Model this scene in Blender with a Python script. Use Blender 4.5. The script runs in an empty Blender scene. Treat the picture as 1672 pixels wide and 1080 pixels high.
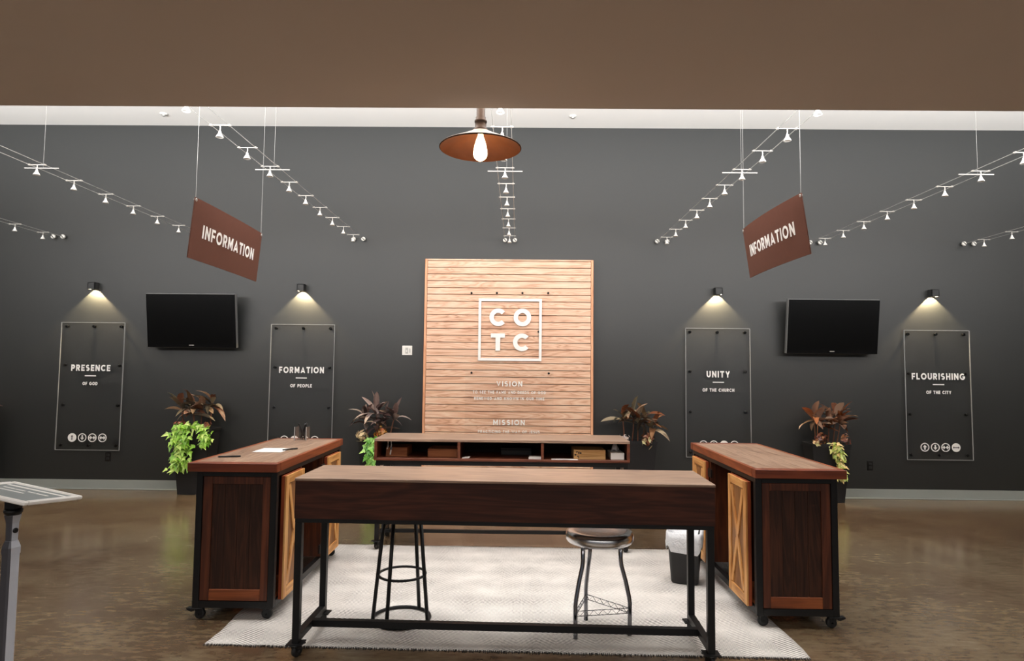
import bpy, bmesh, math, random
from mathutils import Vector, Matrix, Euler
random.seed(7)
S = bpy.context.scene
COL = S.collection
PI = math.pi

# ------------------------------------------------------------------ camera
cam_d = bpy.data.cameras.new('camera')
cam = bpy.data.objects.new('camera', cam_d)
COL.objects.link(cam)
S.camera = cam
F_PX = 1043.4
cam_d.sensor_width = 36.0
cam_d.lens = 36.0 * F_PX / 1672.0
cam_d.clip_start = 0.05
cam_d.clip_end = 100
_p, _y, _r = 0.0628, 0.0112, 0.0102
_F = Vector((-math.sin(_y)*math.cos(_p), math.cos(_y)*math.cos(_p), math.sin(_p)))
_R = Vector((math.cos(_y), math.sin(_y), 0))
_U = _R.cross(_F)
_R2 = _R*math.cos(_r) + _U*math.sin(_r)
_U2 = _U*math.cos(_r) - _R*math.sin(_r)
cam.matrix_world = Matrix(((_R2.x, _U2.x, -_F.x, 0), (_R2.y, _U2.y, -_F.y, 0),
                           (_R2.z, _U2.z, -_F.z, 1.5), (0, 0, 0, 1)))

# ------------------------------------------------------------------ world, lights, exposure
S.view_settings.view_transform = 'Standard'
S.view_settings.look = 'None'
S.view_settings.gamma = 1.0
S.view_settings.use_curve_mapping = False
S.view_settings.exposure = 0.0
W = bpy.data.worlds.new('world')
S.world = W
W.use_nodes = True
W.node_tree.nodes['Background'].inputs[0].default_value = (0.80, 0.86, 0.95, 1)
W.node_tree.nodes['Background'].inputs[1].default_value = 0.22


def area(name, loc, rot, sx, sy, power, color=(1, 1, 1), spread=PI):
    l = bpy.data.lights.new(name, 'AREA')
    l.shape = 'RECTANGLE'
    l.size = sx
    l.size_y = sy
    l.energy = power
    l.color = color
    l.spread = spread
    o = bpy.data.objects.new(name, l)
    o.location = loc
    o.rotation_euler = rot
    COL.objects.link(o)
    return o


DW = 7.878          # back wall
ZC = 4.56           # high ceiling
# added unseen lamps beyond the bulkhead edge brighten the high ceiling and upper wall
area('added_uplight', (-0.1, 3.13, 2.90), (math.radians(180-30), 0, 0), 17.0, 0.22, 640, (0.97, 0.985, 1.0))
area('added_wall_wash', (-0.1, 3.02, 2.92), (math.radians(90+25), 0, 0), 17.0, 0.08, 120, (0.97, 0.985, 1.0), math.radians(40))
# added lamp under the high ceiling, no opening there; brightens rug and tabletops
area('added_overhead_fill', (-0.1, 4.1, 4.52), (0, 0, 0), 5.0, 1.6, 55, (1.0, 0.98, 0.97), math.radians(100))
# added fill lamp behind the camera for the low ceiling, floor and rug front
area('added_rear_fill', (0, -1.6, 2.73), (0, 0, 0), 9.0, 4.0, 280, (1.0, 0.96, 0.92), math.radians(160))


# ------------------------------------------------------------------ materials
def lin(c):
    c = c/255.0
    return c/12.92 if c <= 0.04045 else ((c+0.055)/1.055)**2.4


def rgb(r, g, b):
    return (lin(r), lin(g), lin(b), 1)


class NT:
    def __init__(s, name):
        s.m = bpy.data.materials.new(name)
        s.m.use_nodes = True
        s.t = s.m.node_tree
        s.b = s.t.nodes['Principled BSDF']
        s.out = s.t.nodes['Material Output']

    def n(s, kind, **kw):
        x = s.t.nodes.new(kind)
        for k, v in kw.items():
            setattr(x, k, v)
        return x

    def l(s, a, b):
        s.t.links.new(a, b)

    def val(s, node, i, v):
        if hasattr(v, 'is_linked') or isinstance(v, bpy.types.NodeSocket):
            s.l(v, node.inputs[i])
        else:
            node.inputs[i].default_value = v

    def math(s, op, a, b=0.0, c=0.0, clamp=False):
        x = s.n('ShaderNodeMath', operation=op)
        x.use_clamp = clamp
        s.val(x, 0, a)
        s.val(x, 1, b)
        s.val(x, 2, c)
        return x.outputs[0]

    def mix(s, f, a, b):
        x = s.n('ShaderNodeMix', data_type='RGBA')
        s.val(x, 0, f)
        s.val(x, 6, a)
        s.val(x, 7, b)
        return x.outputs[2]

    def ramp(s, f, stops):
        x = s.n('ShaderNodeValToRGB')
        e = x.color_ramp.elements
        while len(e) < len(stops):
            e.new(0.5)
        for i, (p, c) in enumerate(stops):
            e[i].position = p
            e[i].color = c if len(c) == 4 else (*c, 1)
        s.l(f, x.inputs[0])
        return x.outputs[0]

    def obj(s, scale=(1, 1, 1), rnd=True):
        tc = s.n('ShaderNodeTexCoord')
        mp = s.n('ShaderNodeMapping')
        mp.inputs['Scale'].default_value = scale
        s.l(tc.outputs['Object'], mp.inputs[0])
        if rnd:
            oi = s.n('ShaderNodeObjectInfo')
            v = s.n('ShaderNodeVectorMath', operation='SCALE')
            v.inputs[0].default_value = (37.0, 53.0, 71.0)
            s.l(oi.outputs['Random'], v.inputs['Scale'])
            s.l(v.outputs[0], mp.inputs['Location'])
        return mp.outputs[0]

    def noise(s, vec, scale=5, detail=4, rough=0.55, dist=0.0):
        x = s.n('ShaderNodeTexNoise')
        x.inputs['Scale'].default_value = scale
        x.inputs['Detail'].default_value = detail
        x.inputs['Roughness'].default_value = rough
        x.inputs['Distortion'].default_value = dist
        s.l(vec, x.inputs['Vector'])
        return x.outputs['Fac']

    def bump(s, h, strength=0.2, dist=0.01):
        x = s.n('ShaderNodeBump')
        x.inputs['Strength'].default_value = strength
        x.inputs['Distance'].default_value = dist
        s.l(h, x.inputs['Height'])
        s.l(x.outputs[0], s.b.inputs['Normal'])

    def set(s, **kw):
        for k, v in kw.items():
            s.b.inputs[k.replace('_', ' ')].default_value = v
        return s


def flat(name, col, rough=0.5, metal=0.0, var=0.12, scale=14, spec=0.5, bump=0.0):
    a = NT(name)
    f = a.noise(a.obj(), scale, 3)
    d = tuple(max(0, c*(1-var)) for c in col[:3])+(1,)
    u = tuple(min(1, c*(1+var)) for c in col[:3])+(1,)
    a.l(a.mix(f, d, u), a.b.inputs['Base Color'])
    a.set(Roughness=rough, Metallic=metal)
    a.b.inputs['Specular IOR Level'].default_value = spec
    if bump:
        a.bump(a.noise(a.obj(rnd=False), 220, 2), bump, 0.002)
    return a.m


def wood(name, dark, mid, light, axis='X', rough=0.45, rings=1.0, spec=0.4, fine=1.0, coat=0.0, ringw=0.22, ramp=(0.25, 0.5, 0.78)):
    """boards with grain along one local axis"""
    a = NT(name)
    sc = {'X': (0.9, 9, 9), 'Y': (9, 0.9, 9), 'Z': (9, 9, 0.9)}[axis]
    v = a.obj(sc)
    n1 = a.noise(v, 1.0, 3, 0.5, 0.6)
    r = a.math('MULTIPLY', n1, 9.0*rings)
    r = a.math('FRACT', r)
    r = a.math('PINGPONG', r, 0.5)
    r = a.math('MULTIPLY', r, 2.0)
    sc2 = {'X': (3, 90, 90), 'Y': (90, 3, 90), 'Z': (90, 90, 3)}[axis]
    n2 = a.noise(a.obj(sc2), 1.0*fine, 3, 0.6)
    n3 = a.noise(a.obj((1.5, 1.5, 1.5)), 1.2, 2)
    f = a.math('MULTIPLY', r, ringw)
    f = a.math('ADD', f, a.math('MULTIPLY', n2, 0.70-ringw))
    f = a.math('ADD', f, a.math('MULTIPLY', n3, 0.36))
    c = a.ramp(f, [(ramp[0], dark), (ramp[1], mid), (ramp[2], light)])
    a.l(c, a.b.inputs['Base Color'])
    a.set(Roughness=rough)
    a.b.inputs['Specular IOR Level'].default_value = spec
    a.b.inputs['Coat Weight'].default_value = coat
    a.b.inputs['Coat Roughness'].default_value = 0.25
    a.bump(n2, 0.12, 0.002)
    return a.m


M = {}


def build_materials():
    # painted wall: charcoal with faint roller texture
    a = NT('charcoal_wall_paint')
    v = a.obj(rnd=False)
    f = a.noise(v, 0.7, 3)
    a.l(a.mix(f, rgb(25, 28, 28), rgb(31, 33, 32)), a.b.inputs['Base Color'])
    a.set(Roughness=0.5)
    a.b.inputs['Specular IOR Level'].default_value = 0.8
    a.bump(a.noise(v, 160, 2), 0.15, 0.002)
    M['wall'] = a.m
    M['white_paint'] = flat('white_ceiling_paint', rgb(246, 243, 238), 0.8, var=0.02, scale=2)
    M['taupe_paint'] = flat('taupe_ceiling_paint', rgb(204, 190, 178), 0.85, var=0.04, scale=1.2, spec=0.15, bump=0.1)
    M['side_paint'] = flat('grey_side_wall_paint', rgb(120, 118, 112), 0.8, var=0.03, scale=1)
    M['baseboard'] = flat('grey_rubber_baseboard', rgb(150, 156, 152), 0.5, var=0.05, scale=3)
    # stained polished concrete
    a = NT('stained_concrete')
    v = a.obj(rnd=False)
    n1 = a.noise(v, 0.55, 5, 0.6, 0.5)
    n2 = a.noise(v, 2.6, 6, 0.65, 0.3)
    n3 = a.noise(a.obj((0.8, 2.2, 1), rnd=False), 13, 5, 0.62)
    f = a.math('ADD', a.math('MULTIPLY', n1, 0.42), a.math('ADD', a.math('MULTIPLY', n2, 0.26), a.math('MULTIPLY', n3, 0.32)))
    c = a.ramp(f, [(0.34, rgb(62, 44, 33)), (0.45, rgb(88, 70, 52)), (0.55, rgb(110, 95, 74)), (0.68, rgb(130, 118, 98))])
    n4 = a.noise(a.obj((0.45, 1.6, 1), rnd=False), 70, 2, 0.5)
    fleck = a.math('GREATER_THAN', n4, 0.70)
    n5 = a.noise(v, 3.0, 2)
    fleck = a.math('MULTIPLY', fleck, a.math('GREATER_THAN', n5, 0.52))
    c = a.mix(a.math('MULTIPLY', fleck, 0.28), c, rgb(190, 180, 155))
    a.l(c, a.b.inputs['Base Color'])
    a.l(a.math('ADD', a.math('MULTIPLY', n3, 0.16), 0.10), a.b.inputs['Roughness'])
    a.b.inputs['Specular IOR Level'].default_value = 0.8
    a.bump(a.noise(v, 4, 2), 0.04, 0.004)
    M['floor'] = a.m
    # woods
    M['oak_slat'] = wood('pink_oak_slat', rgb(168, 112, 82), rgb(226, 180, 150), rgb(240, 208, 182), 'X', 0.42, 1.3, fine=1.0, ringw=0.30, ramp=(0.20, 0.46, 0.74))
    M['oak_trim'] = wood('oak_trim', rgb(196, 130, 92), rgb(224, 164, 124), rgb(238, 186, 150), 'Z', 0.45, 0.6)
    M['oak_edge'] = wood('red_oak_edge', rgb(96, 40, 20), rgb(132, 62, 34), rgb(158, 84, 50), 'Z', 0.5, 0.6)
    M['walnut_top'] = wood('worn_walnut_top', rgb(100, 74, 58), rgb(142, 114, 94), rgb(176, 148, 126), 'Y', 0.34, 1.0, spec=0.5)
    M['walnut_top_x'] = wood('worn_walnut_long_top', rgb(104, 82, 68), rgb(146, 120, 102), rgb(180, 152, 130), 'X', 0.34, 1.0, spec=0.5)
    M['walnut_edge'] = wood('red_walnut_edge', rgb(74, 30, 14), rgb(112, 50, 26), rgb(140, 70, 40), 'X', 0.45, 0.6)
    M['walnut_edge_y'] = wood('red_walnut_long_edge', rgb(84, 36, 16), rgb(128, 62, 30), rgb(158, 86, 48), 'Y', 0.45, 0.6)
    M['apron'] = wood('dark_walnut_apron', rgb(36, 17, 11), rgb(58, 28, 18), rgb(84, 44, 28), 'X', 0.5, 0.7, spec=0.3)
    M['console_wood'] = wood('console_red_brown', rgb(60, 28, 18), rgb(96, 50, 32), rgb(124, 72, 48), 'X', 0.45, 0.7)
    M['console_back'] = wood('console_dark_brown', rgb(22, 13, 9), rgb(34, 20, 14), rgb(46, 28, 20), 'X', 0.6, 0.7)  # very dark brown wood for back and backing boards
    M['panel_dark'] = wood('dark_recessed_panel', rgb(28, 16, 11), rgb(48, 27, 18), rgb(76, 43, 28), 'Z', 0.5, 1.0, spec=0.3)
    M['stile'] = wood('red_brown_stile', rgb(48, 23, 13), rgb(78, 38, 21), rgb(110, 58, 33), 'Z', 0.45, 0.7)
    M['rail_w'] = wood('orange_brown_rail', rgb(80, 38, 18), rgb(124, 64, 32), rgb(160, 90, 50), 'X', 0.45, 0.7)
    M['rail_wy'] = wood('orange_brown_long_rail', rgb(92, 42, 18), rgb(142, 74, 36), rgb(176, 102, 56), 'Y', 0.45, 0.7)
    M['barn_z'] = wood('golden_barn_stile', rgb(140, 84, 40), rgb(204, 144, 80), rgb(234, 184, 120), 'Z', 0.45, 0.8)
    M['barn_y'] = wood('golden_barn_rail', rgb(140, 84, 40), rgb(204, 144, 80), rgb(234, 184, 120), 'Y', 0.45, 0.8)
    M['barn_panel'] = wood('brown_barn_panel', rgb(92, 56, 28), rgb(134, 88, 48), rgb(160, 112, 66), 'Z', 0.5, 0.8)
    M['barn_edge'] = wood('red_barn_edge', rgb(92, 34, 16), rgb(140, 62, 32), rgb(168, 86, 48), 'Z', 0.45, 0.6)
    M['crate'] = wood('crate_pine', rgb(120, 70, 40), rgb(160, 100, 62), rgb(186, 126, 84), 'X', 0.6, 0.8)
    M['crate_pale'] = wood('pale_crate_pine', rgb(160, 116, 66), rgb(200, 156, 100), rgb(220, 184, 132), 'X', 0.6, 0.8)
    # metals and plastics
    M['black_metal'] = flat('black_powder_coat', rgb(17, 17, 18), 0.45, 0.0, 0.2, 10, 0.35)
    M['black_rubber'] = flat('black_rubber', rgb(20, 20, 20), 0.6, 0, 0.2)
    M['hub_metal'] = flat('caster_hub_steel', rgb(120, 120, 122), 0.35, 0.9)
    M['chrome'] = flat('brushed_chrome', rgb(222, 222, 224), 0.24, 1.0, 0.05, 4)
    M['dark_chrome'] = flat('dark_chrome_tube', rgb(150, 152, 158), 0.14, 1.0, 0.05, 4)
    M['nickel'] = flat('satin_nickel', rgb(200, 196, 190), 0.4, 0.35, 0.05)
    M['white_enamel'] = flat('white_enamel', rgb(240, 238, 232), 0.35, 0, 0.03)
    M['cable'] = flat('silver_cable', rgb(178, 178, 174), 0.4, 0.3, 0.05)
    M['wire'] = flat('thin_steel_wire', rgb(150, 150, 148), 0.45, 0.2, 0.05)
    M['iron'] = flat('aged_grey_iron', rgb(190, 174, 160), 0.5, 0.2, 0.2, 30)
    M['dark_iron'] = flat('dark_aged_iron', rgb(92, 76, 66), 0.4, 0.7, 0.25, 30)
    M['copper'] = flat('copper_shade_inside', rgb(116, 68, 40), 0.5, 0.2, 0.25, 18)
    M['black_box'] = flat('matte_black_box', rgb(40, 41, 42), 0.5, 0, 0.1)
    M['tv_black'] = flat('gloss_black_bezel', rgb(8, 8, 9), 0.35, 0, 0.1, spec=0.15)
    M['tv_screen'] = flat('dark_screen_glass', rgb(3, 3, 3), 0.32, 0, 0.0, spec=0.2)
    M['tv_rim'] = flat('grey_tv_rim', rgb(120, 120, 120), 0.35, 0.3, 0.05)
    M['white_print'] = flat('white_lettering', rgb(244, 243, 240), 0.5, 0, 0.01)
    M['sign_brown'] = flat('brown_sign_vinyl', rgb(98, 63, 52), 0.6, 0, 0.05, 20, spec=0.2)
    M['dark_print'] = flat('dark_arrow_print', rgb(40, 40, 40), 0.5)
    M['pin'] = flat('black_standoff', rgb(18, 18, 18), 0.3, 0.4)
    M['planter'] = flat('black_resin_planter', rgb(26, 26, 28), 0.5, 0, 0.1, 6)
    M['soil'] = flat('potting_soil', rgb(40, 28, 20), 0.9, 0, 0.4, 60)
    M['bin_black'] = flat('black_bin_plastic', rgb(26, 26, 27), 0.45, 0, 0.08, 8)
    M['paper'] = flat('white_paper', rgb(240, 240, 238), 0.7, 0, 0.01)
    M['stand_grey'] = flat('silver_grey_pole', rgb(190, 194, 204), 0.4, 0.1, 0.05)
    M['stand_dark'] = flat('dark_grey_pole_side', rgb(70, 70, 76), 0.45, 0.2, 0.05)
    M['insert_grey'] = flat('grey_sign_sheet', rgb(120, 126, 126), 0.5, 0, 0.06)
    M['frame_white'] = flat('white_sign_frame', rgb(236, 234, 230), 0.35, 0, 0.02)
    M['switch_grey'] = flat('grey_switch_insert', rgb(190, 188, 184), 0.4, 0, 0.03)
    M['outlet'] = flat('black_outlet_plate', rgb(14, 14, 15), 0.3, 0, 0.05)
    M['edge_clear'] = flat('polished_acrylic_edge', rgb(150, 152, 152), 0.3, 0, 0.05)
    # acrylic
    a = NT('clear_acrylic')
    tr = a.n('ShaderNodeBsdfTransparent')
    tr.inputs[0].default_value = (0.995, 0.995, 0.995, 1)
    gl = a.n('ShaderNodeBsdfGlossy')
    gl.inputs['Roughness'].default_value = 0.08
    nf = a.noise(a.obj(), 3, 1)
    fr = a.n('ShaderNodeFresnel')
    fr.inputs[0].default_value = 1.45
    mx = a.n('ShaderNodeMixShader')
    geo = a.n('ShaderNodeNewGeometry')
    front = a.math('SUBTRACT', 1.0, geo.outputs['Backfacing'])
    a.l(a.math('MULTIPLY', a.math('ADD', fr.outputs[0], a.math('MULTIPLY', nf, 0.004)), front), mx.inputs[0])
    a.l(tr.outputs[0], mx.inputs[1])
    a.l(gl.outputs[0], mx.inputs[2])
    a.l(mx.outputs[0], a.out.inputs[0])
    M['acrylic'] = a.m
    # bin liner
    a = NT('white_bin_liner')
    v = a.obj()
    n = a.noise(v, 26, 4, 0.6, 1.2)
    a.l(a.mix(n, rgb(206, 210, 216), rgb(246, 248, 250)), a.b.inputs['Base Color'])
    a.set(Roughness=0.35)
    a.bump(n, 0.7, 0.012)
    M['liner'] = a.m
    # tissue
    M['tissue'] = flat('white_tissue', rgb(232, 230, 230), 0.8, 0, 0.03)
    # rug: woven herringbone
    a = NT('herringbone_rug')
    tc = a.n('ShaderNodeTexCoord')
    sp = a.n('ShaderNodeSeparateXYZ')
    a.l(tc.outputs['Object'], sp.inputs[0])
    x, y = sp.outputs[0], sp.outputs[1]
    zz = a.math('PINGPONG', x, 0.11)
    st = a.math('FRACT', a.math('MULTIPLY', a.math('ADD', y, a.math('MULTIPLY', zz, 0.62)), 52.0))
    st = a.math('PINGPONG', st, 0.5)
    st = a.math('GREATER_THAN', st, 0.26)
    wv = a.math('FRACT', a.math('MULTIPLY', x, 130.0))
    wv = a.math('GREATER_THAN', wv, 0.15)
    ob = a.obj(rnd=False)
    pn = a.noise(ob, 2.2, 3)
    band = a.math('FRACT', a.math('MULTIPLY', y, 3.4))
    band = a.math('PINGPONG', band, 0.5)
    pn2 = a.noise(ob, 7.0, 3)
    pn = a.math('ADD', a.math('MULTIPLY', pn, 1.6), a.math('SUBTRACT', a.math('MULTIPLY', pn2, 0.6), 0.65))
    amt = a.math('MULTIPLY', a.math('ADD', pn, a.math('MULTIPLY', band, 0.5)), 1.1, clamp=True)
    yarn = a.noise(ob, 140, 3, 0.7)
    yd = a.math('GREATER_THAN', yarn, 0.61)
    k = a.math('MULTIPLY', a.math('MULTIPLY', st, wv), amt)
    k = a.math('ADD', k, a.math('MULTIPLY', yd, 0.22), clamp=True)
    c = a.mix(k, rgb(224, 219, 213), rgb(64, 62, 61))
    a.l(c, a.b.inputs['Base Color'])
    a.set(Roughness=0.9)
    a.b.inputs['Specular IOR Level'].default_value = 0.1
    a.bump(a.math('ADD', yarn, a.math('MULTIPLY', st, 0.4)), 0.5, 0.004)
    M['rug'] = a.m
    M['fringe'] = flat('dark_rug_fringe', rgb(40, 36, 34), 0.9)
    # bulb
    a = NT('glowing_bulb')
    v = a.obj()
    f = a.noise(v, 20, 2)
    a.l(a.mix(f, (1.0, 0.72, 0.42, 1), (1.0, 0.84, 0.58, 1)), a.b.inputs['Emission Color'])
    a.b.inputs['Emission Strength'].default_value = 9.0
    a.b.inputs['Base Color'].default_value = (1, 0.9, 0.75, 1)
    M['bulb'] = a.m
    a = NT('sconce_lens')
    f = a.noise(a.obj(), 20, 2)
    a.l(a.mix(f, (1.0, 0.8, 0.5, 1), (1.0, 0.86, 0.6, 1)), a.b.inputs['Emission Color'])
    a.b.inputs['Emission Strength'].default_value = 6.0
    M['lens'] = a.m

    # leaves: colour gradient from base to tip by generated coordinates + per-object variation
    def leafmat(name, cols, rough=0.4, island=False):
        a = NT(name)
        oi = a.n('ShaderNodeObjectInfo')
        n = a.noise(a.obj(), 9, 3)
        if island:
            geo = a.n('ShaderNodeNewGeometry')
            f = a.math('ADD', a.math('MULTIPLY', geo.outputs['Random Per Island'], 0.8), a.math('MULTIPLY', n, 0.2))
        else:
            f = a.math('ADD', a.math('MULTIPLY', oi.outputs['Random'], 0.75), a.math('MULTIPLY', n, 0.3))
        k = len(cols)
        c = a.ramp(f, [((i+0.3)/k, rgb(*cols[i])) for i in range(k)])
        a.l(c, a.b.inputs['Base Color'])
        a.set(Roughness=rough)
        a.b.inputs['Specular IOR Level'].default_value = 0.9
        a.b.inputs['Subsurface Weight'].default_value = 0.0
        return a.m
    M['leaf_brown'] = leafmat('bronze_leaf', [(110, 68, 52), (156, 104, 78), (196, 164, 146), (214, 190, 170)])  # lighter stops stand for sheen on the bronze leaves
    M['leaf_dark'] = leafmat('dark_burgundy_leaf', [(70, 48, 48), (122, 94, 92), (178, 158, 154), (204, 190, 184)])  # pale stops put the grey leaf highlights into the colour
    M['leaf_grey'] = leafmat('greyish_leaf', [(110, 98, 88), (148, 130, 110), (156, 152, 128), (172, 138, 112)])
    M['leaf_orange'] = leafmat('rust_leaf', [(116, 66, 42), (166, 104, 66), (196, 148, 108), (178, 150, 134)])
    M['cane'] = flat('cane_stem', rgb(128, 84, 62), 0.6, 0, 0.35, 40)
    M['lime'] = leafmat('lime_vine_leaf', [(92, 150, 30), (140, 200, 52), (176, 222, 84), (208, 236, 128)], island=True)
    M['lime2'] = leafmat('bright_green_vine_leaf', [(70, 140, 36), (112, 186, 58), (146, 208, 88), (184, 226, 124)], island=True)
    M['lime3'] = leafmat('yellow_green_vine_leaf', [(120, 150, 50), (176, 194, 84), (216, 214, 132), (228, 196, 128)], island=True)
    M['coleus'] = leafmat('maroon_coleus_leaf', [(90, 40, 30), (120, 56, 40), (140, 78, 50), (166, 110, 60)], island=True)
    M['croton'] = leafmat('yellow_croton_leaf', [(176, 110, 36), (206, 140, 40), (214, 160, 60), (190, 96, 30)], island=True)
    M['cream'] = leafmat('cream_pink_leaf', [(206, 186, 140), (220, 196, 150), (190, 150, 120), (214, 208, 150)], island=True)


build_materials()


# ------------------------------------------------------------------ mesh helpers
class MB:
    def __init__(s):
        s.bm = bmesh.new()

    def box(s, x0, x1, y0, y1, z0, z1, bev=0.0):
        r = bmesh.ops.create_cube(s.bm, size=1.0)
        vs = r['verts']
        for v in vs:
            v.co = Vector((x0+(v.co.x+.5)*(x1-x0), y0+(v.co.y+.5)*(y1-y0), z0+(v.co.z+.5)*(z1-z0)))
        if bev > 0:
            es = list({e for v in vs for e in v.link_edges})
            bmesh.ops.bevel(s.bm, geom=es, offset=bev, segments=1, affect='EDGES', profile=0.5)
        return s

    def obox(s, c, ax, ay, az, hx, hy, hz):
        """box with its own axes"""
        c = Vector(c)
        ax, ay, az = Vector(ax).normalized(), Vector(ay).normalized(), Vector(az).normalized()
        vs = []
        for k in (-1, 1):
            for j in (-1, 1):
                for i in (-1, 1):
                    vs.append(s.bm.verts.new(c+ax*hx*i+ay*hy*j+az*hz*k))
        for f in ((0, 2, 3, 1), (4, 5, 7, 6), (0, 1, 5, 4), (2, 6, 7, 3), (0, 4, 6, 2), (1, 3, 7, 5)):
            s.bm.faces.new([vs[i] for i in f])
        return s

    def bar(s, a, b, w, h=None, up=(0, 0, 1)):
        """square bar from a to b"""
        a, b = Vector(a), Vector(b)
        d = (b-a)
        L = d.length
        d.normalize()
        up = Vector(up)
        if abs(d.dot(up)) > 0.98:
            up = Vector((0, 1, 0))
        sd = d.cross(up).normalized()
        u2 = sd.cross(d)
        return s.obox((a+b)/2, d, sd, u2, L/2, w/2, (h or w)/2)

    def tube(s, pts, r, n=8, closed=False, cap=True):
        pts = [Vector(p) for p in pts]
        N = len(pts)
        rs = r if isinstance(r, (list, tuple)) else [r]*N
        rings = []
        prev = None
        for i, p in enumerate(pts):
            if closed:
                t = (pts[(i+1) % N]-pts[i-1]).normalized()
            else:
                t = (pts[min(i+1, N-1)]-pts[max(i-1, 0)]).normalized()
            ref = prev if prev is not None else (Vector((0, 0, 1)) if abs(t.z) < 0.95 else Vector((1, 0, 0)))
            sd = (ref - t*ref.dot(t))
            if sd.length < 1e-5:
                sd = t.orthogonal()
            sd.normalize()
            prev = sd
            u = t.cross(sd)
            rings.append([s.bm.verts.new(p+(sd*math.cos(2*PI*k/n)+u*math.sin(2*PI*k/n))*rs[i]) for k in range(n)])
        m = N if closed else N-1
        for i in range(m):
            A, B = rings[i], rings[(i+1) % N]
            for k in range(n):
                f = s.bm.faces.new((A[k], A[(k+1) % n], B[(k+1) % n], B[k]))
                f.smooth = n > 6
        if cap and not closed:
            s.bm.faces.new(list(reversed(rings[0])))
            s.bm.faces.new(rings[-1])
        return s

    def ring(s, c, R, r, n=32, m=6, axis='Z'):
        pts = []
        for k in range(n):
            a = 2*PI*k/n
            if axis == 'Z':
                pts.append((c[0]+R*math.cos(a), c[1]+R*math.sin(a), c[2]))
            else:
                pts.append((c[0]+R*math.cos(a), c[1], c[2]+R*math.sin(a)))
        return s.tube(pts, r, m, closed=True)

    def lathe(s, prof, n=32, c=(0, 0, 0), axis='Z', smooth=True):
        """profile of (r, h); r=0 closes"""
        c = Vector(c)
        rings = []
        for r, h in prof:
            if r < 1e-6:
                q = [Vector((0, 0, h))]
            else:
                q = [Vector((r*math.cos(2*PI*k/n), r*math.sin(2*PI*k/n), h)) for k in range(n)]
            if axis == 'Y':
                q = [Vector((p.x, -p.z, p.y)) for p in q]
            if axis == 'X':
                q = [Vector((p.z, p.x, p.y)) for p in q]
            rings.append([s.bm.verts.new(c+p) for p in q])
        for A, B in zip(rings, rings[1:]):
            for k in range(n):
                if len(A) == 1 and len(B) == 1:
                    continue
                if len(A) == 1:
                    f = s.bm.faces.new((A[0], B[(k+1) % n], B[k]))
                elif len(B) == 1:
                    f = s.bm.faces.new((A[k], A[(k+1) % n], B[0]))
                else:
                    f = s.bm.faces.new((A[k], A[(k+1) % n], B[(k+1) % n], B[k]))
                f.smooth = smooth
        return s

    def poly(s, pts, z0, z1, plane='XZ'):
        """extruded polygon; pts in plane, thickness along the third axis"""
        def P(p, t):
            return (p[0], t, p[1]) if plane == 'XZ' else ((p[0], p[1], t) if plane == 'XY' else (t, p[0], p[1]))
        A = [s.bm.verts.new(P(p, z0)) for p in pts]
        B = [s.bm.verts.new(P(p, z1)) for p in pts]
        s.bm.faces.new(A)
        s.bm.faces.new(list(reversed(B)))
        for i in range(len(pts)):
            j = (i+1) % len(pts)
            s.bm.faces.new((A[j], A[i], B[i], B[j]))
        return s

    def strip(s, outer, inner, y0, y1, closed=True):
        """extruded band between two outlines in XZ"""
        def mk(pts, t):
            return [s.bm.verts.new((p[0], t, p[1])) for p in pts]
        o0, i0, o1, i1 = mk(outer, y0), mk(inner, y0), mk(outer, y1), mk(inner, y1)
        n = len(outer)
        for k in range(n if closed else n-1):
            j = (k+1) % n
            s.bm.faces.new((o0[k], o0[j], i0[j], i0[k]))
            s.bm.faces.new((o1[j], o1[k], i1[k], i1[j]))
            s.bm.faces.new((o0[j], o0[k], o1[k], o1[j]))
            s.bm.faces.new((i0[k], i0[j], i1[j], i1[k]))
        if not closed:
            for e in (0, n-1):
                s.bm.faces.new((o0[e], i0[e], i1[e], o1[e]))
        return s

    def mesh(s, name, mats):
        bmesh.ops.recalc_face_normals(s.bm, faces=s.bm.faces[:])
        me = bpy.data.meshes.new(name)
        s.bm.to_mesh(me)
        s.bm.free()
        for m in (mats if isinstance(mats, (list, tuple)) else [mats]):
            me.materials.append(m)
        return me


def link(name, me, parent=None, loc=None, rot=None):
    o = bpy.data.objects.new(name, me)
    COL.objects.link(o)
    if parent:
        o.parent = parent
    if loc is not None:
        o.location = loc
    if rot is not None:
        o.rotation_euler = rot
    return o


def put(mb, name, mat, parent=None, loc=None, rot=None, label=None):
    o = link(name, mb.mesh(name, mat), parent, loc, rot)
    if label:
        o['label'] = label
    return o


def tag(o, label, cat, group=None, kind=None):
    o['label'] = label
    o['category'] = cat
    if group:
        o['group'] = group
    if kind:
        o['kind'] = kind
    return o


def thing(name, label, cat, loc=(0, 0, 0), rotz=0.0, group=None):
    o = bpy.data.objects.new(name, None)
    o.empty_display_size = 0.1
    COL.objects.link(o)
    o.location = loc
    o.rotation_euler = (0, 0, rotz)
    return tag(o, label, cat, group)


def struct(name, mb, mat, label=None):
    o = put(mb, name, mat)
    o['kind'] = 'structure'
    if label:
        o['label'] = label
    return o


def copy_tree(src, parent=None):
    c = src.copy()
    COL.objects.link(c)
    if parent:
        c.parent = parent
    for ch in list(src.children):
        copy_tree(ch, c)
    return c


def _arc(cx, cy, rx, ry, a0, a1, n=14):
    return [(cx+rx*math.cos(math.radians(a0+(a1-a0)*k/n)), cy+ry*math.sin(math.radians(a0+(a1-a0)*k/n))) for k in range(n+1)]


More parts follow.
